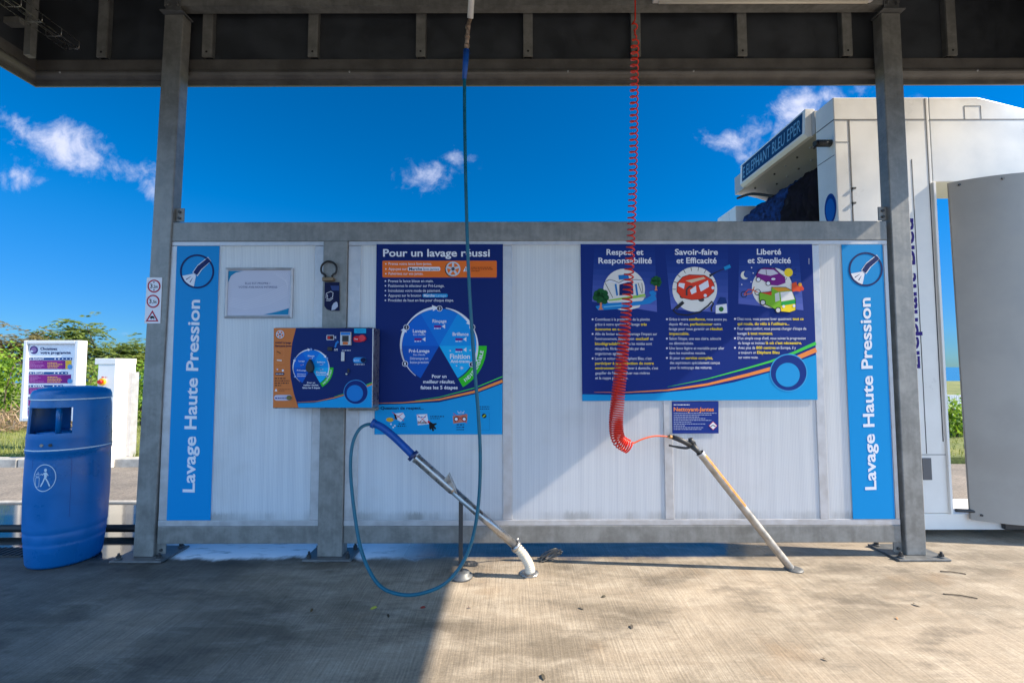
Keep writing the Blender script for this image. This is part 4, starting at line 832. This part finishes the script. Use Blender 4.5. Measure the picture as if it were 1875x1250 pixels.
while s_ < tot:
    p, d = on_axis(s_); py = 670 - (p.z - 1.2) / 2.7 * 830 
    if p.z > z_start: pts.append(p); s_ += .03; continue
    f = min(max((py - 42) / 750, 0), 1); pitch = .041 - .010 * f if py < 440 else .036 - .0235 * min((py - 440) / 330, 1)
    R = (.0225 if py < 430 else .0225 + .0165 * min((py - 430) / 330, 1)); ramp_ = min(1, (py - 42) / 20 + .2)
    a = Vector((0, 1, 0)); e = d.cross(a).normalized(); a = e.cross(d).normalized()
    pts.append(p + (e * cos(ph) + a * sin(ph)) * R * ramp_); ph += 2 * pi / SEG; s_ += pitch / SEG
b = MB(); b.tube(pts, .0046, M_COIL, 6); b.build('coil', t)
b = MB(); b.tube(spline([pts[-1], P(1158, 812, -.2), P(1178, 803, -.19), P(1200, 798, -.175), P(1224, 799, HY)], 8), .0046, mat('orange_tail', S(228, 96, 50), .35), 8); b.build('tail', t)

# ================================================================== LITTER BIN
BX, BY = -2.815, .02; KB = .705
_lathe = MB.lathe
def bin_lathe(s, prof, c, m, seg=48, skip=None): return _lathe(s, [(r * KB, z) for r, z in prof], c, m, seg, skip)
t = thing('litter_bin', 'round blue plastic litter bin standing on the concrete left of the post', 'litter bin', (BX, BY, 0))
SEGN = 96; A0 = -82.5
def in_open(k):
    a = (k + .5) * 360 / SEGN
    return any(abs((a - c + 180) % 360 - 180) < 37 for c in (A0, A0 + 180))
b = MB(); bin_lathe(b, [(.0, .004), (.240, .004), (.250, .02), (.264, .12), (.266, .135), (.2635, .14), (.2695, .155), (.2725, .20), (.270, .205), (.2755, .215), (.277, .24), (.2825, .40), (.2835, .52), (.281, .64), (.279, .675), (.285, .68), (.286, .70)], (BX, BY, 0), M_BIN, SEGN); b.build('body', t)
up = [(.282, .702), (.2815, .762), (.2835, .77), (.2785, .80), (.270, .955), (.269, .965), (.262, 1.0)]
b = MB(); bin_lathe(b, up, (BX, BY, 0), M_BIN, SEGN, lambda i, k: i == 3 and in_open(k)); bin_lathe(b, [(r - .012, z) for r, z in up], (BX, BY, 0), M_BIN, SEGN, lambda i, k: i == 3 and in_open(k))
for c in (A0, A0 + 180):      # returns round the openings
    for sgn in (-1, 1):
        a = radians(round((c + sgn * 37) * SEGN / 360) * 360 / SEGN); ca, sa = cos(a), sin(a)
        b.add([(BX + r * KB * ca, BY + r * KB * sa, z) for r, z in ((.2785, .80), (.2665, .80), (.258, .955), (.270, .955))], [(0, 1, 2, 3)], M_BIN)
b.build('hood', t)
b = MB(); bin_lathe(b, [(.270, 1.002), (.268, 1.03), (.256, 1.052), (.22, 1.066), (.12, 1.078), (0, 1.08)], (BX, BY, 0), M_BIN, SEGN); bin_lathe(b, [(.270, 1.002), (0, 1.002)], (BX, BY, 0), M_BIN, SEGN); b.build('lid', t)
b = MB(); bin_lathe(b, [(.2, .66), (.22, .80), (.0, .80)], (BX, BY, 0), M_BIN, 48); b.build('liner', t)
b = MB(); an = radians(A0 + 14); cx_, cy_ = BX + .15 * cos(an), BY + .15 * sin(an); b.tube([(cx_, cy_, .79), (cx_, cy_, 1.0)], .014, M_BIN, 12); b.build('support', t)
for z, r in ((.703, .2865), (1.003, .2715)):
    b = MB(); bin_lathe(b, [(r, z - .0035), (r + .0012, z), (r, z + .0035)], (BX, BY, 0), M_BINL, SEGN); b.build('white_band', t)
R_ = .2835 * KB
def binmap(u, v, l): a = radians(-78) + u / R_; r = R_ + .0006 * l; return Vector((BX + r * cos(a), BY + r * sin(a), v))
class BA(Art): pass
A = Art(lambda u, v, l: binmap(u * KB, v, l), 1); LB = mat('pale_blue_print', (.55, .68, .80), .45)
zc = .545
A.ring('pictogram', 0, zc, .075, .080, LB, 2)
A.disc('pictogram', .008, zc + .045, .010, LB, 2, 16)
A.poly('pictogram', [(-.004, zc + .03), (.016, zc + .034), (.02, zc + .005), (.012, zc - .002), (.002, zc + .004)], LB, 2)
A.line('pictogram', [(.008, zc + .002), (.026, zc - .022), (.042, zc - .052)], .009, LB, 2); A.line('pictogram', [(.006, zc + .002), (-.006, zc - .024), (-.022, zc - .05)], .009, LB, 2); A.line('pictogram', [(.0, zc + .028), (-.012, zc + .018), (-.02, zc + .024)], .006, LB, 2); A.line('pictogram', [(.014, zc + .03), (.028, zc + .012)], .006, LB, 2)
A.line('pictogram', [(-.062, zc - .05), (-.062, zc + .002), (-.034, zc + .002), (-.034, zc - .05), (-.062, zc - .05)], .004, LB, 2); A.line('pictogram', [(-.062, zc + .008), (-.062, zc + .022), (-.036, zc + .022), (-.036, zc + .008), (-.062, zc + .008)], .004, LB, 2); A.line('pictogram', [(-.05, zc + .024), (-.046, zc + .036), (-.038, zc + .026)], .003, LB, 2); A.disc('pictogram', -.026, zc + .02, .003, LB, 2, 8)
SEAM = mat('bin_seam', S(2, 52, 128), .5)
A.line('seam', [(-.10, .60), (-.10, .645), (-.09, .66), (.15, .66), (.168, .645), (.172, .6), (.172, .3)], .0022, SEAM, 1)
A.parts['seam'] = A.parts['seam']; A.finish(t)
for u in (-.022, .022):
    q = binmap(u, .735, 0); dq = (q - Vector((BX, BY, .735))).normalized(); b = MB(); b.tube([q - dq * .008, q + dq * .003], .009, M_DARK if u > 0 else M_STEEL, 14); b.build('lock', t)

# ================================================================== ROLLOVER WASH GANTRY
GR = radians(-0.02); GO = Vector((2.37, .34, 0)); gm4 = Matrix.Translation(GO) @ Matrix.Rotation(GR, 4, 'Z'); ginv = gm4.inverted()
gan = thing('wash_gantry', 'white rollover car wash gantry with a display sign and dark brush', 'wash gantry', GO, GR)
def GP(px, py, yl=0.0):
    o, d = ginv @ CAM, ginv.to_3x3() @ ray(px, py); return o + d * ((yl - o.y) / d.y)
gx = lambda px, py=300: GP(px, py).x
gz = lambda py, px=1700: GP(px, py).z
ZG = gz(178, 1600); W1 = gx(1722, 600); Z0 = gz(940)
b = MB(); b.box(0, W1, .0, .20, Z0 + .002, ZG - .002, M_WHITEP); tw = b.build('tower', gan, .006)
b = MB()
zs = gz(219, 1600); b.box(-.0015, W1 - .02, -.0015, .19, zs - .004, zs + .003, M_SEAM)
xs = gx(1558, 300); b.box(xs - .006, xs + .003, -.0016, .004, Z0 + .01, zs - .004, M_SEAM)
xs = gx(1700, 300); b.box(xs - .004, xs + .003, -.0016, .004, Z0 + .5, ZG - .01, M_SEAM)
xs = gx(1690, 700); b.box(xs - .0025, xs + .0025, -.0016, .004, gz(830), zs - .3, M_SEAM)
z = gz(832); b.box(.4, W1 - .002, -.0016, .004, z - .002, z + .002, M_SEAM)
z = gz(283, 1520); b.box(-.0016, 0.004, .01, .19, z - .002, z + .002, M_SEAM); z = gz(260, 1560); b.box(.004, gx(1557), -.0016, .004, z - .001, z + .001, M_SEAM)
b.build('seam', tw)
b = MB(); b.box(W1 - .012, W1 + .006, -.018, .30, Z0 + .002, gz(335), M_WHITEP); b.build('edge_strip', gan, .002)
for py in (345, 372): 
    b = MB(); c = GP(1563, py); b.box(c.x - .012, c.x + .012, -.01, .0, c.z - .006, c.z + .006, M_DARK); b.build('hinge', tw)
b = MB(); u, v = GP(1690, 878), GP(1704, 838); b.box(u.x, v.x, -.004, .004, u.z, v.z, mat('grey_label', (.12, .12, .125), .5)); b.build('vent', tw)
# head over the drive
XE = gx(1990, 300); x0 = W1 - .06; zb = gz(333, 1730)
b = MB(); xa = gx(1790, 180); b.prism([(x0 + .062, zb), (x0 + .062, ZG - .003), (xa, ZG - .003), (XE, gz(226, 1990)), (XE, zb)], .0, .34, M_WHITEP); hd = b.build('head', gan, .005)
b = MB(); zl = gz(219, 1780); b.box(x0 + .063, XE, -.0016, .004, zl - .003, zl + .003, M_SEAM)
for px in (1766, 1796): xx = gx(px, 205); b.box(xx - .001, xx + .001, -.0016, .003, zl, gz(194, 1780), M_SEAM)
xx = gx(1766, 205); b.box(xx, gx(1796, 205), -.0016, .003, gz(194, 1780) - .001, gz(194, 1780) + .001, M_SEAM); b.build('seam', hd)
# curved splash guard
b = MB(); vs = []; NN = 24; xl0, xl1 = gx(1733, 400), gx(1762, 940)
for k in range(NN + 1):
    f = k / NN
    for (z, xl) in ((gz(338 - 6 * f), xl0), (gz(948, 1760), xl0 + .025)):
        ang = pi * .5 * f; x = xl + 1.0 * f; y = -.03 - .16 * sin(pi * min(f * 1.1, 1)) ** .8; vs.append((x, y, z))
b.add(vs, [(2 * k, 2 * k + 1, 2 * k + 3, 2 * k + 2) for k in range(NN)], M_GUARD, True)
b.add([(x, y + .012, z) for x, y, z in vs], [(2 * k, 2 * k + 2, 2 * k + 3, 2 * k + 1) for k in range(NN)], M_GUARD, True); gd = b.build('splash_guard', gan, recalc=False)
for k in (1, 6, 11, 16, 21):
    for q in (0, 1):
        v = vs[2 * k + q]; b = MB(); zz = v[2] + (-.03 if q == 0 else .04); b.tube([(v[0], v[1] + .002, zz), (v[0], v[1] - .006, zz)], .008, M_DARK, 10); b.build('rivet', gd)
# plinth, wheels and rail
b = MB(); b.box(.0, XE, .0, .36, .05, Z0, M_WHITEP); b.build('plinth', gan, .004)
for x in (.25, 1.0, 1.5): b = MB(); b.tube([(x, .10, .055), (x, .16, .055)], .05, M_DARK, 24); b.build('wheel', gan)
b = MB(); b.tube(spline([(W1 + .02, -.02, Z0 + .03), (W1 + .2, -.04, Z0 + .02), (W1 + .5, -.04, .12), (W1 + .8, -.05, .08)], 8), .012, M_DARK, 8); b.build('cable', gan)
b = MB(); b.box(W1 + .35, W1 + .55, -.03, .0, .06, .14, M_DARK); b.box(W1 + .62, W1 + .66, -.04, .0, .05, .18, M_DARK); b.build('motor', gan, .004)
# cross beam, arched soffit and far tower
YN, YFAR = .24, 1.48
def GX(px, py, xl):
    o, d = ginv @ CAM, ginv.to_3x3() @ ray(px, py); return o + d * ((xl - o.x) / d.x)
LN, LF = GX(1473, 204, -.05), GX(1360, 319, -.05); LNb = GX(1473, 246, -.05); ZS = LNb.z
def soff(x): return ZS - .02 - .20 * (1 - cos(pi / 2 * min(max(x, 0) / .6, 1)))
pf = [(.0, LN.z - .02), (.0, ZS - .01)] + [(.6 * k / 10, soff(.6 * k / 10)) for k in range(11)] + [(.60, LN.z - .02)]
b = MB(); b.prism(pf, .205, YFAR, mat('grey_soffit', (.46, .455, .44), .5, 0, .06, 3)); cb = b.build('cross_beam', gan)
b = MB()
for k in range(6):
    for xq in (.10, .22): zq = soff(xq); b.tube([(xq, .42 + k * .17, zq + .01), (xq, .42 + k * .17, zq - .012)], .008, M_ALU if (k + int(xq * 10)) % 2 else M_DARK, 8)
b.build('nozzle', cb)
b = MB(); b.box(0, .75, YFAR, 1.9, .05, GX(1352, 373, 0).z, M_WHITEP); b.build('tower', gan, .006)
b = MB(); b.prism([(-.045, LN.z + .02), (-.055, ZS + .0), (-.03, ZS - .03), (.02, ZS - .02), (.03, LN.z + .02)], LN.y, LF.y + .05, M_WHITEP); lb = b.build('display_box', gan, .003)
# display face on the slanted front of the box
LH0 = LN.z - ZS; u0 = Vector((-.0457, LN.y + .03, LN.z + .005)); du = Vector((0, 1, 0)); dv = Vector((-.01, 0, -(LH0 + .02))).normalized(); nf = Vector((-1, 0, .05)).normalized()
LW = LF.y - LN.y - .02; LH = LH0 - .008
def ledmap(x, y, l): return u0 + du * (LW - x) + dv * y + nf * (.0012 * l)
A = Art(ledmap, 1); LD = ink(24, 62, 100); LE = ink(120, 170, 200)
A.poly('display', [(0, 0), (LW, 0), (LW, LH), (0, LH)], LD, 1)
A.text('display', 'E ELEPHANT BLEU EPER', (.02, LH * .82), (LW - .02, LH * .82), LH * .62, LE, 2, False)
for nm, m_ in A.parts.items():
    o = m_.build(nm, lb, recalc=False)
b = MB(); q0 = Vector((-.17, 0, 0)); c = GP(1505, 263); 
c = GX(1520, 263, 0); yq = .045; b.tube([(-.001, yq, c.z), (-.10, yq, c.z)], .026, M_DARK, 20); b.tube([(-.10, yq, c.z), (-.118, yq, c.z - .006)], .021, M_BLACK, 12); b.tube([(-.105, yq, c.z - .02), (-.125, yq, c.z - .04)], .008, M_BLACK, 8); b.build('sensor', gan)
A = Art(lambda x, y, l: Vector((-.0015 * l, y, x)), 1); zc = gz(378, 1530)
zc = GX(1527, 379, 0).z; A.disc('emblem', zc, .072, .112, ink(8, 60, 140), 1, 40, .062); A.disc('emblem', zc - .01, .072, .085, ink(20, 105, 195), 2, 40, .047)
for nm, m_ in A.parts.items(): m_.build(nm, gan, recalc=False)
A = Art(lambda x, y, l: (lambda q: Vector((q.x, -.0012 * l, q.z)))(GP(x, y)), 1); IN = ink(48, 28, 120)
A.text('lettering', 'Eléphant Bleu', (1684, 674), (1671, 400), 21, IN, 2)
for nm, m_ in A.parts.items(): m_.build(nm, tw, recalc=False)
# brush roll
for y0, y1, m in ((.30, .68, M_BRUSHD), (.68, 1.42, M_BRUSH)):
    b = MB(); y = y0; prof = []
    rnd = random.Random(3)
    vs = []; fs = []; SG = 72; rows = int((y1 - y0) / .012)
    for i in range(rows + 1):
        yy = y0 + (y1 - y0) * i / rows
        for k in range(SG):
            a = 2 * pi * k / SG; r = .385 + (.018 if i % 3 == 0 else -.02) + rnd.uniform(-.012, .012) + .01 * sin(a * 9 + i); vs.append((.40 + r * cos(a), yy, ZS - .52 + r * sin(a)))
    fs = [(i * SG + k, i * SG + (k + 1) % SG, (i + 1) * SG + (k + 1) % SG, (i + 1) * SG + k) for i in range(rows) for k in range(SG)]
    b.add(vs, fs, m, False); b.add([vs[k] for k in range(SG)] , [list(range(SG))], m); b.build('brush', gan)
b = MB(); b.tube(spline([(.02, 1.47, ZS - .06), (.08, 1.3, ZS - .08), (.16, 1.05, ZS - .2)], 8), .014, M_BLACK, 8); b.build('hose', gan)

# ================================================================== LEFT BACKGROUND
# low black pipe along the slab edge
b = MB(); b.tube([(-9, .42, .045), (-1.2, .42, .045)], .026, M_BLACK, 12)
tag(b.build('floor_pipe'), 'black pipe lying low across the wet floor behind the blue bin', 'pipe')
p = G(20, 1012); b = MB(); b.box(p.x - .7, p.x + .13, p.y - .06, p.y + .07, .001, .008, M_DARK)
for k in range(20): b.box(p.x - .69 + k * .041, p.x - .675 + k * .041, p.y - .058, p.y + .068, .0082, .013, M_BLACK)
tag(b.build('drain_grate'), 'dark drain grate set in the floor at the left of the bin', 'grate')
# programme board
TY = 3.4; k0 = (TY + 2.9) / F
t = thing('programme_board', 'white framed Choisissez votre programme board behind the blue bin', 'sign board', (P(92, 760, TY).x, TY, .06))
xa, xb = P(39, 700, TY).x, P(140, 700, TY).x; za, zb_ = P(92, 771, TY).z, P(92, 623, TY).z; fw = .05
for x0, x1, z0, z1 in ((xa, xa + fw, za, zb_), (xb - fw, xb, za, zb_), (xa + fw, xb - fw, zb_ - fw, zb_), (xa + fw, xb - fw, za, za + fw)):
    b = MB(); b.box(x0, x1, TY, TY + .14, z0, z1, M_WHITEF); b.build('frame', t, .008)
b = MB(); b.box(xa + fw, xb - fw, TY + .03, TY + .11, za + fw, zb_ - fw, ink(226, 228, 236)); b.build('sheet', t)
b = MB(); xm = (xa + xb) / 2 + .05; b.box(xm - .06, xm + .06, TY + .03, TY + .11, .05, za, M_WHITEF); b.build('post', t, .006)
A = plane_art(TY + .028); VI = ink(122, 32, 122); BL = ink(20, 70, 130); GD = ink(228, 180, 60)
A.disc('illustration', 62, 640.5, 7.4, ink(70, 50, 120), 1); A.disc('illustration', 62, 640, 5, ink(150, 120, 170), 2); A.poly('illustration', [(56, 641), (61, 642), (60, 645), (56, 644)], WHITE, 3)
A.t('lettering', 'Choisissez', 74, 105, 640.5, 4.8, ink(24, 40, 96)); A.t('lettering', 'votre programme', 74, 129.6, 647.6, 4.8, ink(24, 40, 96))
rows = [(654.5, 132, '5. ÉLÉGANT', 5, 1), (680.5, 124, "4. L'ÉCLAT", 4, 0), (704.4, 115, '3. EXTRA', 3, 0), (726, 108, '2. EXPRESS', 2, 0), (745, 100, '1. ÉCO', 1, 0)]
for i, (y, x1, nm, st, gold) in enumerate(rows):
    A.poly('illustration', [(53.5 - i * .6, y), (x1, y), (x1, y + 4.4), (53.5 - i * .6, y + 4.4)], BL, 1); A.t('lettering', nm, 55.5 - i * .6, 81, y + 3.8, 3, WHITE, True)
    for k in range(st): A.disc('lettering', x1 - 3 - k * 7, y + 2.2, 1.3, WHITE, 2, 8)
    A.poly('illustration', [(53.5 - i * .6, y + 5.2), (131 - i, y + 5.2), (131 - i, y + (21 if i < 2 else 17)), (53.5 - i * .6, y + (21 if i < 2 else 17))], VI, 1)
    for k in range(4): A.micro('lettering', 87, random.uniform(104, 118), y + 10 + k * 2.9, 1.1, GD)
    for k in range(5): A.micro('lettering', 55.5, random.uniform(64, 82), y + 9 + k * 2.3, .7, ink(190, 130, 190))
    if gold: A.poly('illustration', [(120, y + 5.2), (131, y + 5.2), (131, y + 21), (120, y + 21)], GD, 2)
    if i < 2: A.disc('illustration', 128, y + 21 - 4, 4.4, ink(90, 150, 205), 3, 20)
A.finish(t)
# white terminal
KY = 2.62; xk0, xk1 = P(176, 750, KY).x, P(208, 750, KY).x; ztop = P(190, 656, KY).z
t = thing('payment_terminal', 'white payment terminal with a red and yellow switch beyond the bin', 'terminal', (xk0, KY, -.012))
b = MB(); b.box(xk0, xk1, KY, KY + .30, -.011, ztop - .075, M_WHITEP); b.build('cabinet', t, .005)
b = MB(); b.box(xk0 - .04, xk1 + .002, KY - .004, KY + .304, ztop - .073, ztop, M_WHITEP); b.build('cap', t, .004)
b = MB(); b.box(xk1 - .01, xk1 + .05, KY + .19, KY + .296, -.011, ztop - .17, M_ALU); b.build('side_panel', t, .003)
c = P(188, 699, KY); b = MB(); b.tube([(c.x, KY - .001, c.z), (c.x, KY - .02, c.z)], .042, mat('yellow_plate', S(245, 190, 30), .4), 24); sw = b.build('switch', t)
b = MB(); b.tube([(c.x, KY - .021, c.z), (c.x, KY - .05, c.z)], .024, mat('red_knob', S(190, 25, 30), .35), 20); b.build('knob', sw)
A = plane_art(KY - .001); A.micro('lettering', 186, 196, 691.6, 2.2, RED); A.finish(t)

# ------------------------------------------------------------------ vegetation
def leaf_quad(b, p, L, wd, dirv, nrm, m):
    s = dirv.cross(nrm).normalized() * wd; b.add([p, p + dirv * L * .5 + s, p + dirv * L, p + dirv * L * .5 - s], [(0, 1, 2, 3)], m)
def rv(r): 
    while True:
        v = Vector((r.uniform(-1, 1), r.uniform(-1, 1), r.uniform(-1, 1)))
        if .05 < v.length < 1: return v
def feather_tree(x, y, h, spread, m, seed, label, nfr=170):
    r = random.Random(seed); t = thing('feathery_tree', label, 'tree', (x, y, .06), 0, 'feathery trees beyond the lawn')
    b = MB(); tips = []
    trunk = spline([(x, y, 0), (x + .05, y, h * .25), (x - .03, y + .05, h * .45), (x + .04, y, h * .62)], 5); b.tube(trunk, [.06 - .035 * i / len(trunk) for i in range(len(trunk))], M_BARK, 8)
    for k in range(9):
        a = r.uniform(0, 2 * pi); st = trunk[r.randint(len(trunk) // 3, len(trunk) - 1)]; e = Vector((x + cos(a) * spread * r.uniform(.5, 1), y + sin(a) * spread * r.uniform(.5, 1), h * r.uniform(.66, 1.0)))
        br = spline([st, st.lerp(e, .5) + Vector((0, 0, .12)), e], 5); b.tube(br, [.022 - .016 * i / len(br) for i in range(len(br))], M_BARK, 6); tips += br[4:]
    b.build('trunk', t)
    b = MB()
    for k in range(nfr):        # fronds with rows of leaflets
        p = r.choice(tips) + rv(r) * spread * .36; a = r.uniform(0, 2 * pi); d = Vector((cos(a), sin(a), r.uniform(-.7, .6))).normalized(); L = r.uniform(.22, .42)
        for j in range(9):
            q = p + d * L * j / 9 - Vector((0, 0, .06 * (j / 9) ** 2))
            for sg in (-1, 1):
                dd = (d.cross(Vector((0, 0, 1))) * sg + d * .4 + Vector((0, 0, r.uniform(-.3, .1)))).normalized(); leaf_quad(b, q, r.uniform(.09, .15), .024, dd, (Vector((0, 0, 1)) + rv(r) * .7).normalized(), m)
    b.build('crown', t, recalc=False); return t
def bush(x, y, w_, h, m, seed, label, n, leaf=.07, group='leafy shrubs beyond the lawn', name='shrub'):
    r = random.Random(seed); t = thing(name, label, 'shrub', (x, y, .06), 0, group)
    b = MB(); clumps = [(Vector((x + r.uniform(-.75, .75) * w_, y + r.uniform(-.6, .6) * w_ * .6, .06 + h * r.uniform(.15, .8))), r.uniform(.18, .34) * h) for _ in range(16)]
    for _ in range(n):
        c, R = r.choice(clumps); v = rv(r).normalized() * R * r.uniform(.6, 1.08); p = c + v
        if p.z < .05: continue
        d = (rv(r) + Vector((0, 0, -.3))).normalized(); leaf_quad(b, p, leaf * r.uniform(.7, 1.3), leaf * .34, d, (v.normalized() + rv(r) * .7).normalized(), m)
    b.build('foliage', t, recalc=False)
    b = MB()
    for c, R in clumps: b.tube(spline([(x + (c.x - x) * .3, y + (c.y - y) * .3, .03), (x + (c.x - x) * .6, y + (c.y - y) * .7, c.z * .6), c], 4), .012, M_BARK, 5)
    b.build('stem', t); return t
def at_depth(px, dep): return (px - 937.5) / F * dep
feather_tree(at_depth(15, 12), 9.1, 2.35, 1.0, M_LEAFR, 3, 'thin reddish tree at the left edge behind the programme board', 260)
feather_tree(at_depth(95, 13.5), 10.6, 2.1, .8, M_LEAF, 8, 'sparse dark tree seen over the top of the programme board', 170)
feather_tree(at_depth(190, 11.5), 8.6, 2.2, 1.0, M_LEAF, 5, 'green feathery tree rising between the programme board and the post', 480)
feather_tree(at_depth(250, 12.5), 9.6, 1.75, .6, M_LEAF, 12, 'low feathery tree half hidden by the left post', 260)
bush(at_depth(5, 9.2), 6.3, 1.2, 1.5, M_LEAFB, 21, 'bright green creeper mound at the left edge beside the programme board', 5200, .075)
bush(at_depth(155, 9.6), 6.7, .5, 1.35, M_LEAF, 22, 'dark drooping shrub between the programme board and the white terminal', 1500, .09)
bush(at_depth(262, 9.0), 6.1, .6, 1.55, M_LEAFB, 23, 'bright leafy shrub between the white terminal and the left post', 2600, .07)
r = random.Random(4); hx = at_depth(15, 8.4); b = MB()
for _ in range(1500):
    a = r.uniform(0, 2 * pi); q = r.random() ** .6; p = Vector((hx + cos(a) * q * 1.3, 5.5 + sin(a) * q * .5, .06 + .42 * (1 - q) * r.random())); d = (rv(r) + Vector((0, 0, .1))).normalized(); leaf_quad(b, p, r.uniform(.12, .3), .008, d, rv(r).normalized(), M_DRY)
tag(b.build('brush_heap', recalc=False), 'heap of dry brown stalks under the bright creeper at the left edge', 'brush heap')
# right: what shows through the slot of the gantry
bush(at_depth(1752, 7.4), 4.5, .45, .62, M_LEAFB, 31, 'green shrub seen through the narrow slot of the gantry', 1600, .06)
b = MB(); wx = at_depth(1752, 10)
for k in range(60): x = wx - 1.5 + k * .05; b.box(x, x + .035, 7.0, 7.06, .06, .55 + .0 * k, M_WHITEF)
b.box(wx - 1.52, wx + 1.52, 7.02, 7.05, .06, .54, M_WHITEF)
tag(b.build('ribbed_fence'), 'low white ribbed fence seen through the slot of the gantry', 'fence')

# ================================================================== SMALL THINGS ON THE FLOOR
c = G(1006, 1026); b = MB(); r = random.Random(9)
for k, (tx_, tz_) in enumerate(((.055, .075), (.075, .066), (.085, .05), (.080, .034), (.05, .058))):
    y = c.y + (k - 2) * .012; x0 = c.x - .055; L = math.hypot(tx_ + .05, tz_); an = math.atan2(tz_, tx_ + .05); pts = []
    for q in range(17):
        a = 2 * pi * q / 16; u = L * .5 * (1 - cos(a)); v = .012 * sin(a)
        pts.append((x0 + u * cos(an) - v * sin(an), y + .006 * sin(2 * a), .006 + max(0, u * sin(an) + v * cos(an))))
    b.tube(pts, .0036, mat('old_strap', (.13, .12, .105), .7), 6)
b.tube([(c.x - .075, c.y, .006), (c.x - .04, c.y, .010)], .011, MATS['old_strap'], 8)
tag(b.build('cable_loops'), 'small bundle of dark looped cable lying by the corrugated hose', 'cable')
leafs = [(571, 1118, (.10, .06, .02), 'brown leaf lying in the shade below the short middle post'), (684, 1114, (.35, .35, .05), 'tiny yellow green leaf in the shade near the hose loop'), (774, 1113, (.22, .03, .02), 'dark red leaf in the shade just left of the shadow edge'), (860, 1113, (.35, .05, .03), 'small red leaf in the sun just right of the shadow edge'), (711, 1128, (.05, .035, .02), 'dark curled leaf in the shade below the hose loop'),
         (1105, 1093, (.06, .05, .03), 'dark leaf in the sun below the red coil hose'), (1065, 1114, (.07, .055, .03), 'small dark curled leaf in the sun left of the red coil'), (1511, 1208, (.20, .09, .03), 'orange brown leaf in the sun near the bottom right'), (1643, 1133, (.28, .14, .05), 'orange stained leaf in the sun below the right post'), (995, 1240, (.05, .04, .025), 'dark leaf at the bottom edge just right of the shadow'), (1678, 1108, (.06, .045, .03), 'dark leaf in the sun close to the right post base'), (1157, 1148, (.05, .04, .03), 'small dark scrap in the open sun in the middle of the floor')]
for i, (px, py, col, lab) in enumerate(leafs):
    c = G(px, py); a = r.uniform(0, pi); L = r.uniform(.010, .020); ca, sa = cos(a), sin(a)
    vs = []
    for u, v, z in ((-1, 0, .002), (-.3, .38, .008), (.5, .3, .010), (1, 0, .004), (.4, -.3, .003), (-.4, -.36, .002), (0, 0, .006)): vs.append((c.x + (u * ca - v * sa) * L, c.y + (u * sa + v * ca) * L, z))
    b = MB(); b.add(vs, [(6, k, (k + 1) % 6) for k in range(6)], mat('leaf_litter_%d' % i, col, .7)); tag(b.build('fallen_leaf'), lab, 'leaf', 'fallen leaves on the floor')
for px, py, L, a, lab in ((1758, 1092, .07, -.35, 'thin dark curved twig on the sunlit floor at the right'), (1745, 1049, .06, -.3, 'short twig behind the curved one near the right post')):
    c = G(px, py); b = MB(); b.tube(spline([(c.x - L * cos(a), c.y - L * sin(a), .004), (c.x, c.y + .006, .006), (c.x + L * cos(a), c.y + L * sin(a), .004)], 5), .0028, M_BARK, 6); tag(b.build('twig'), lab, 'twig', 'twigs on the floor')
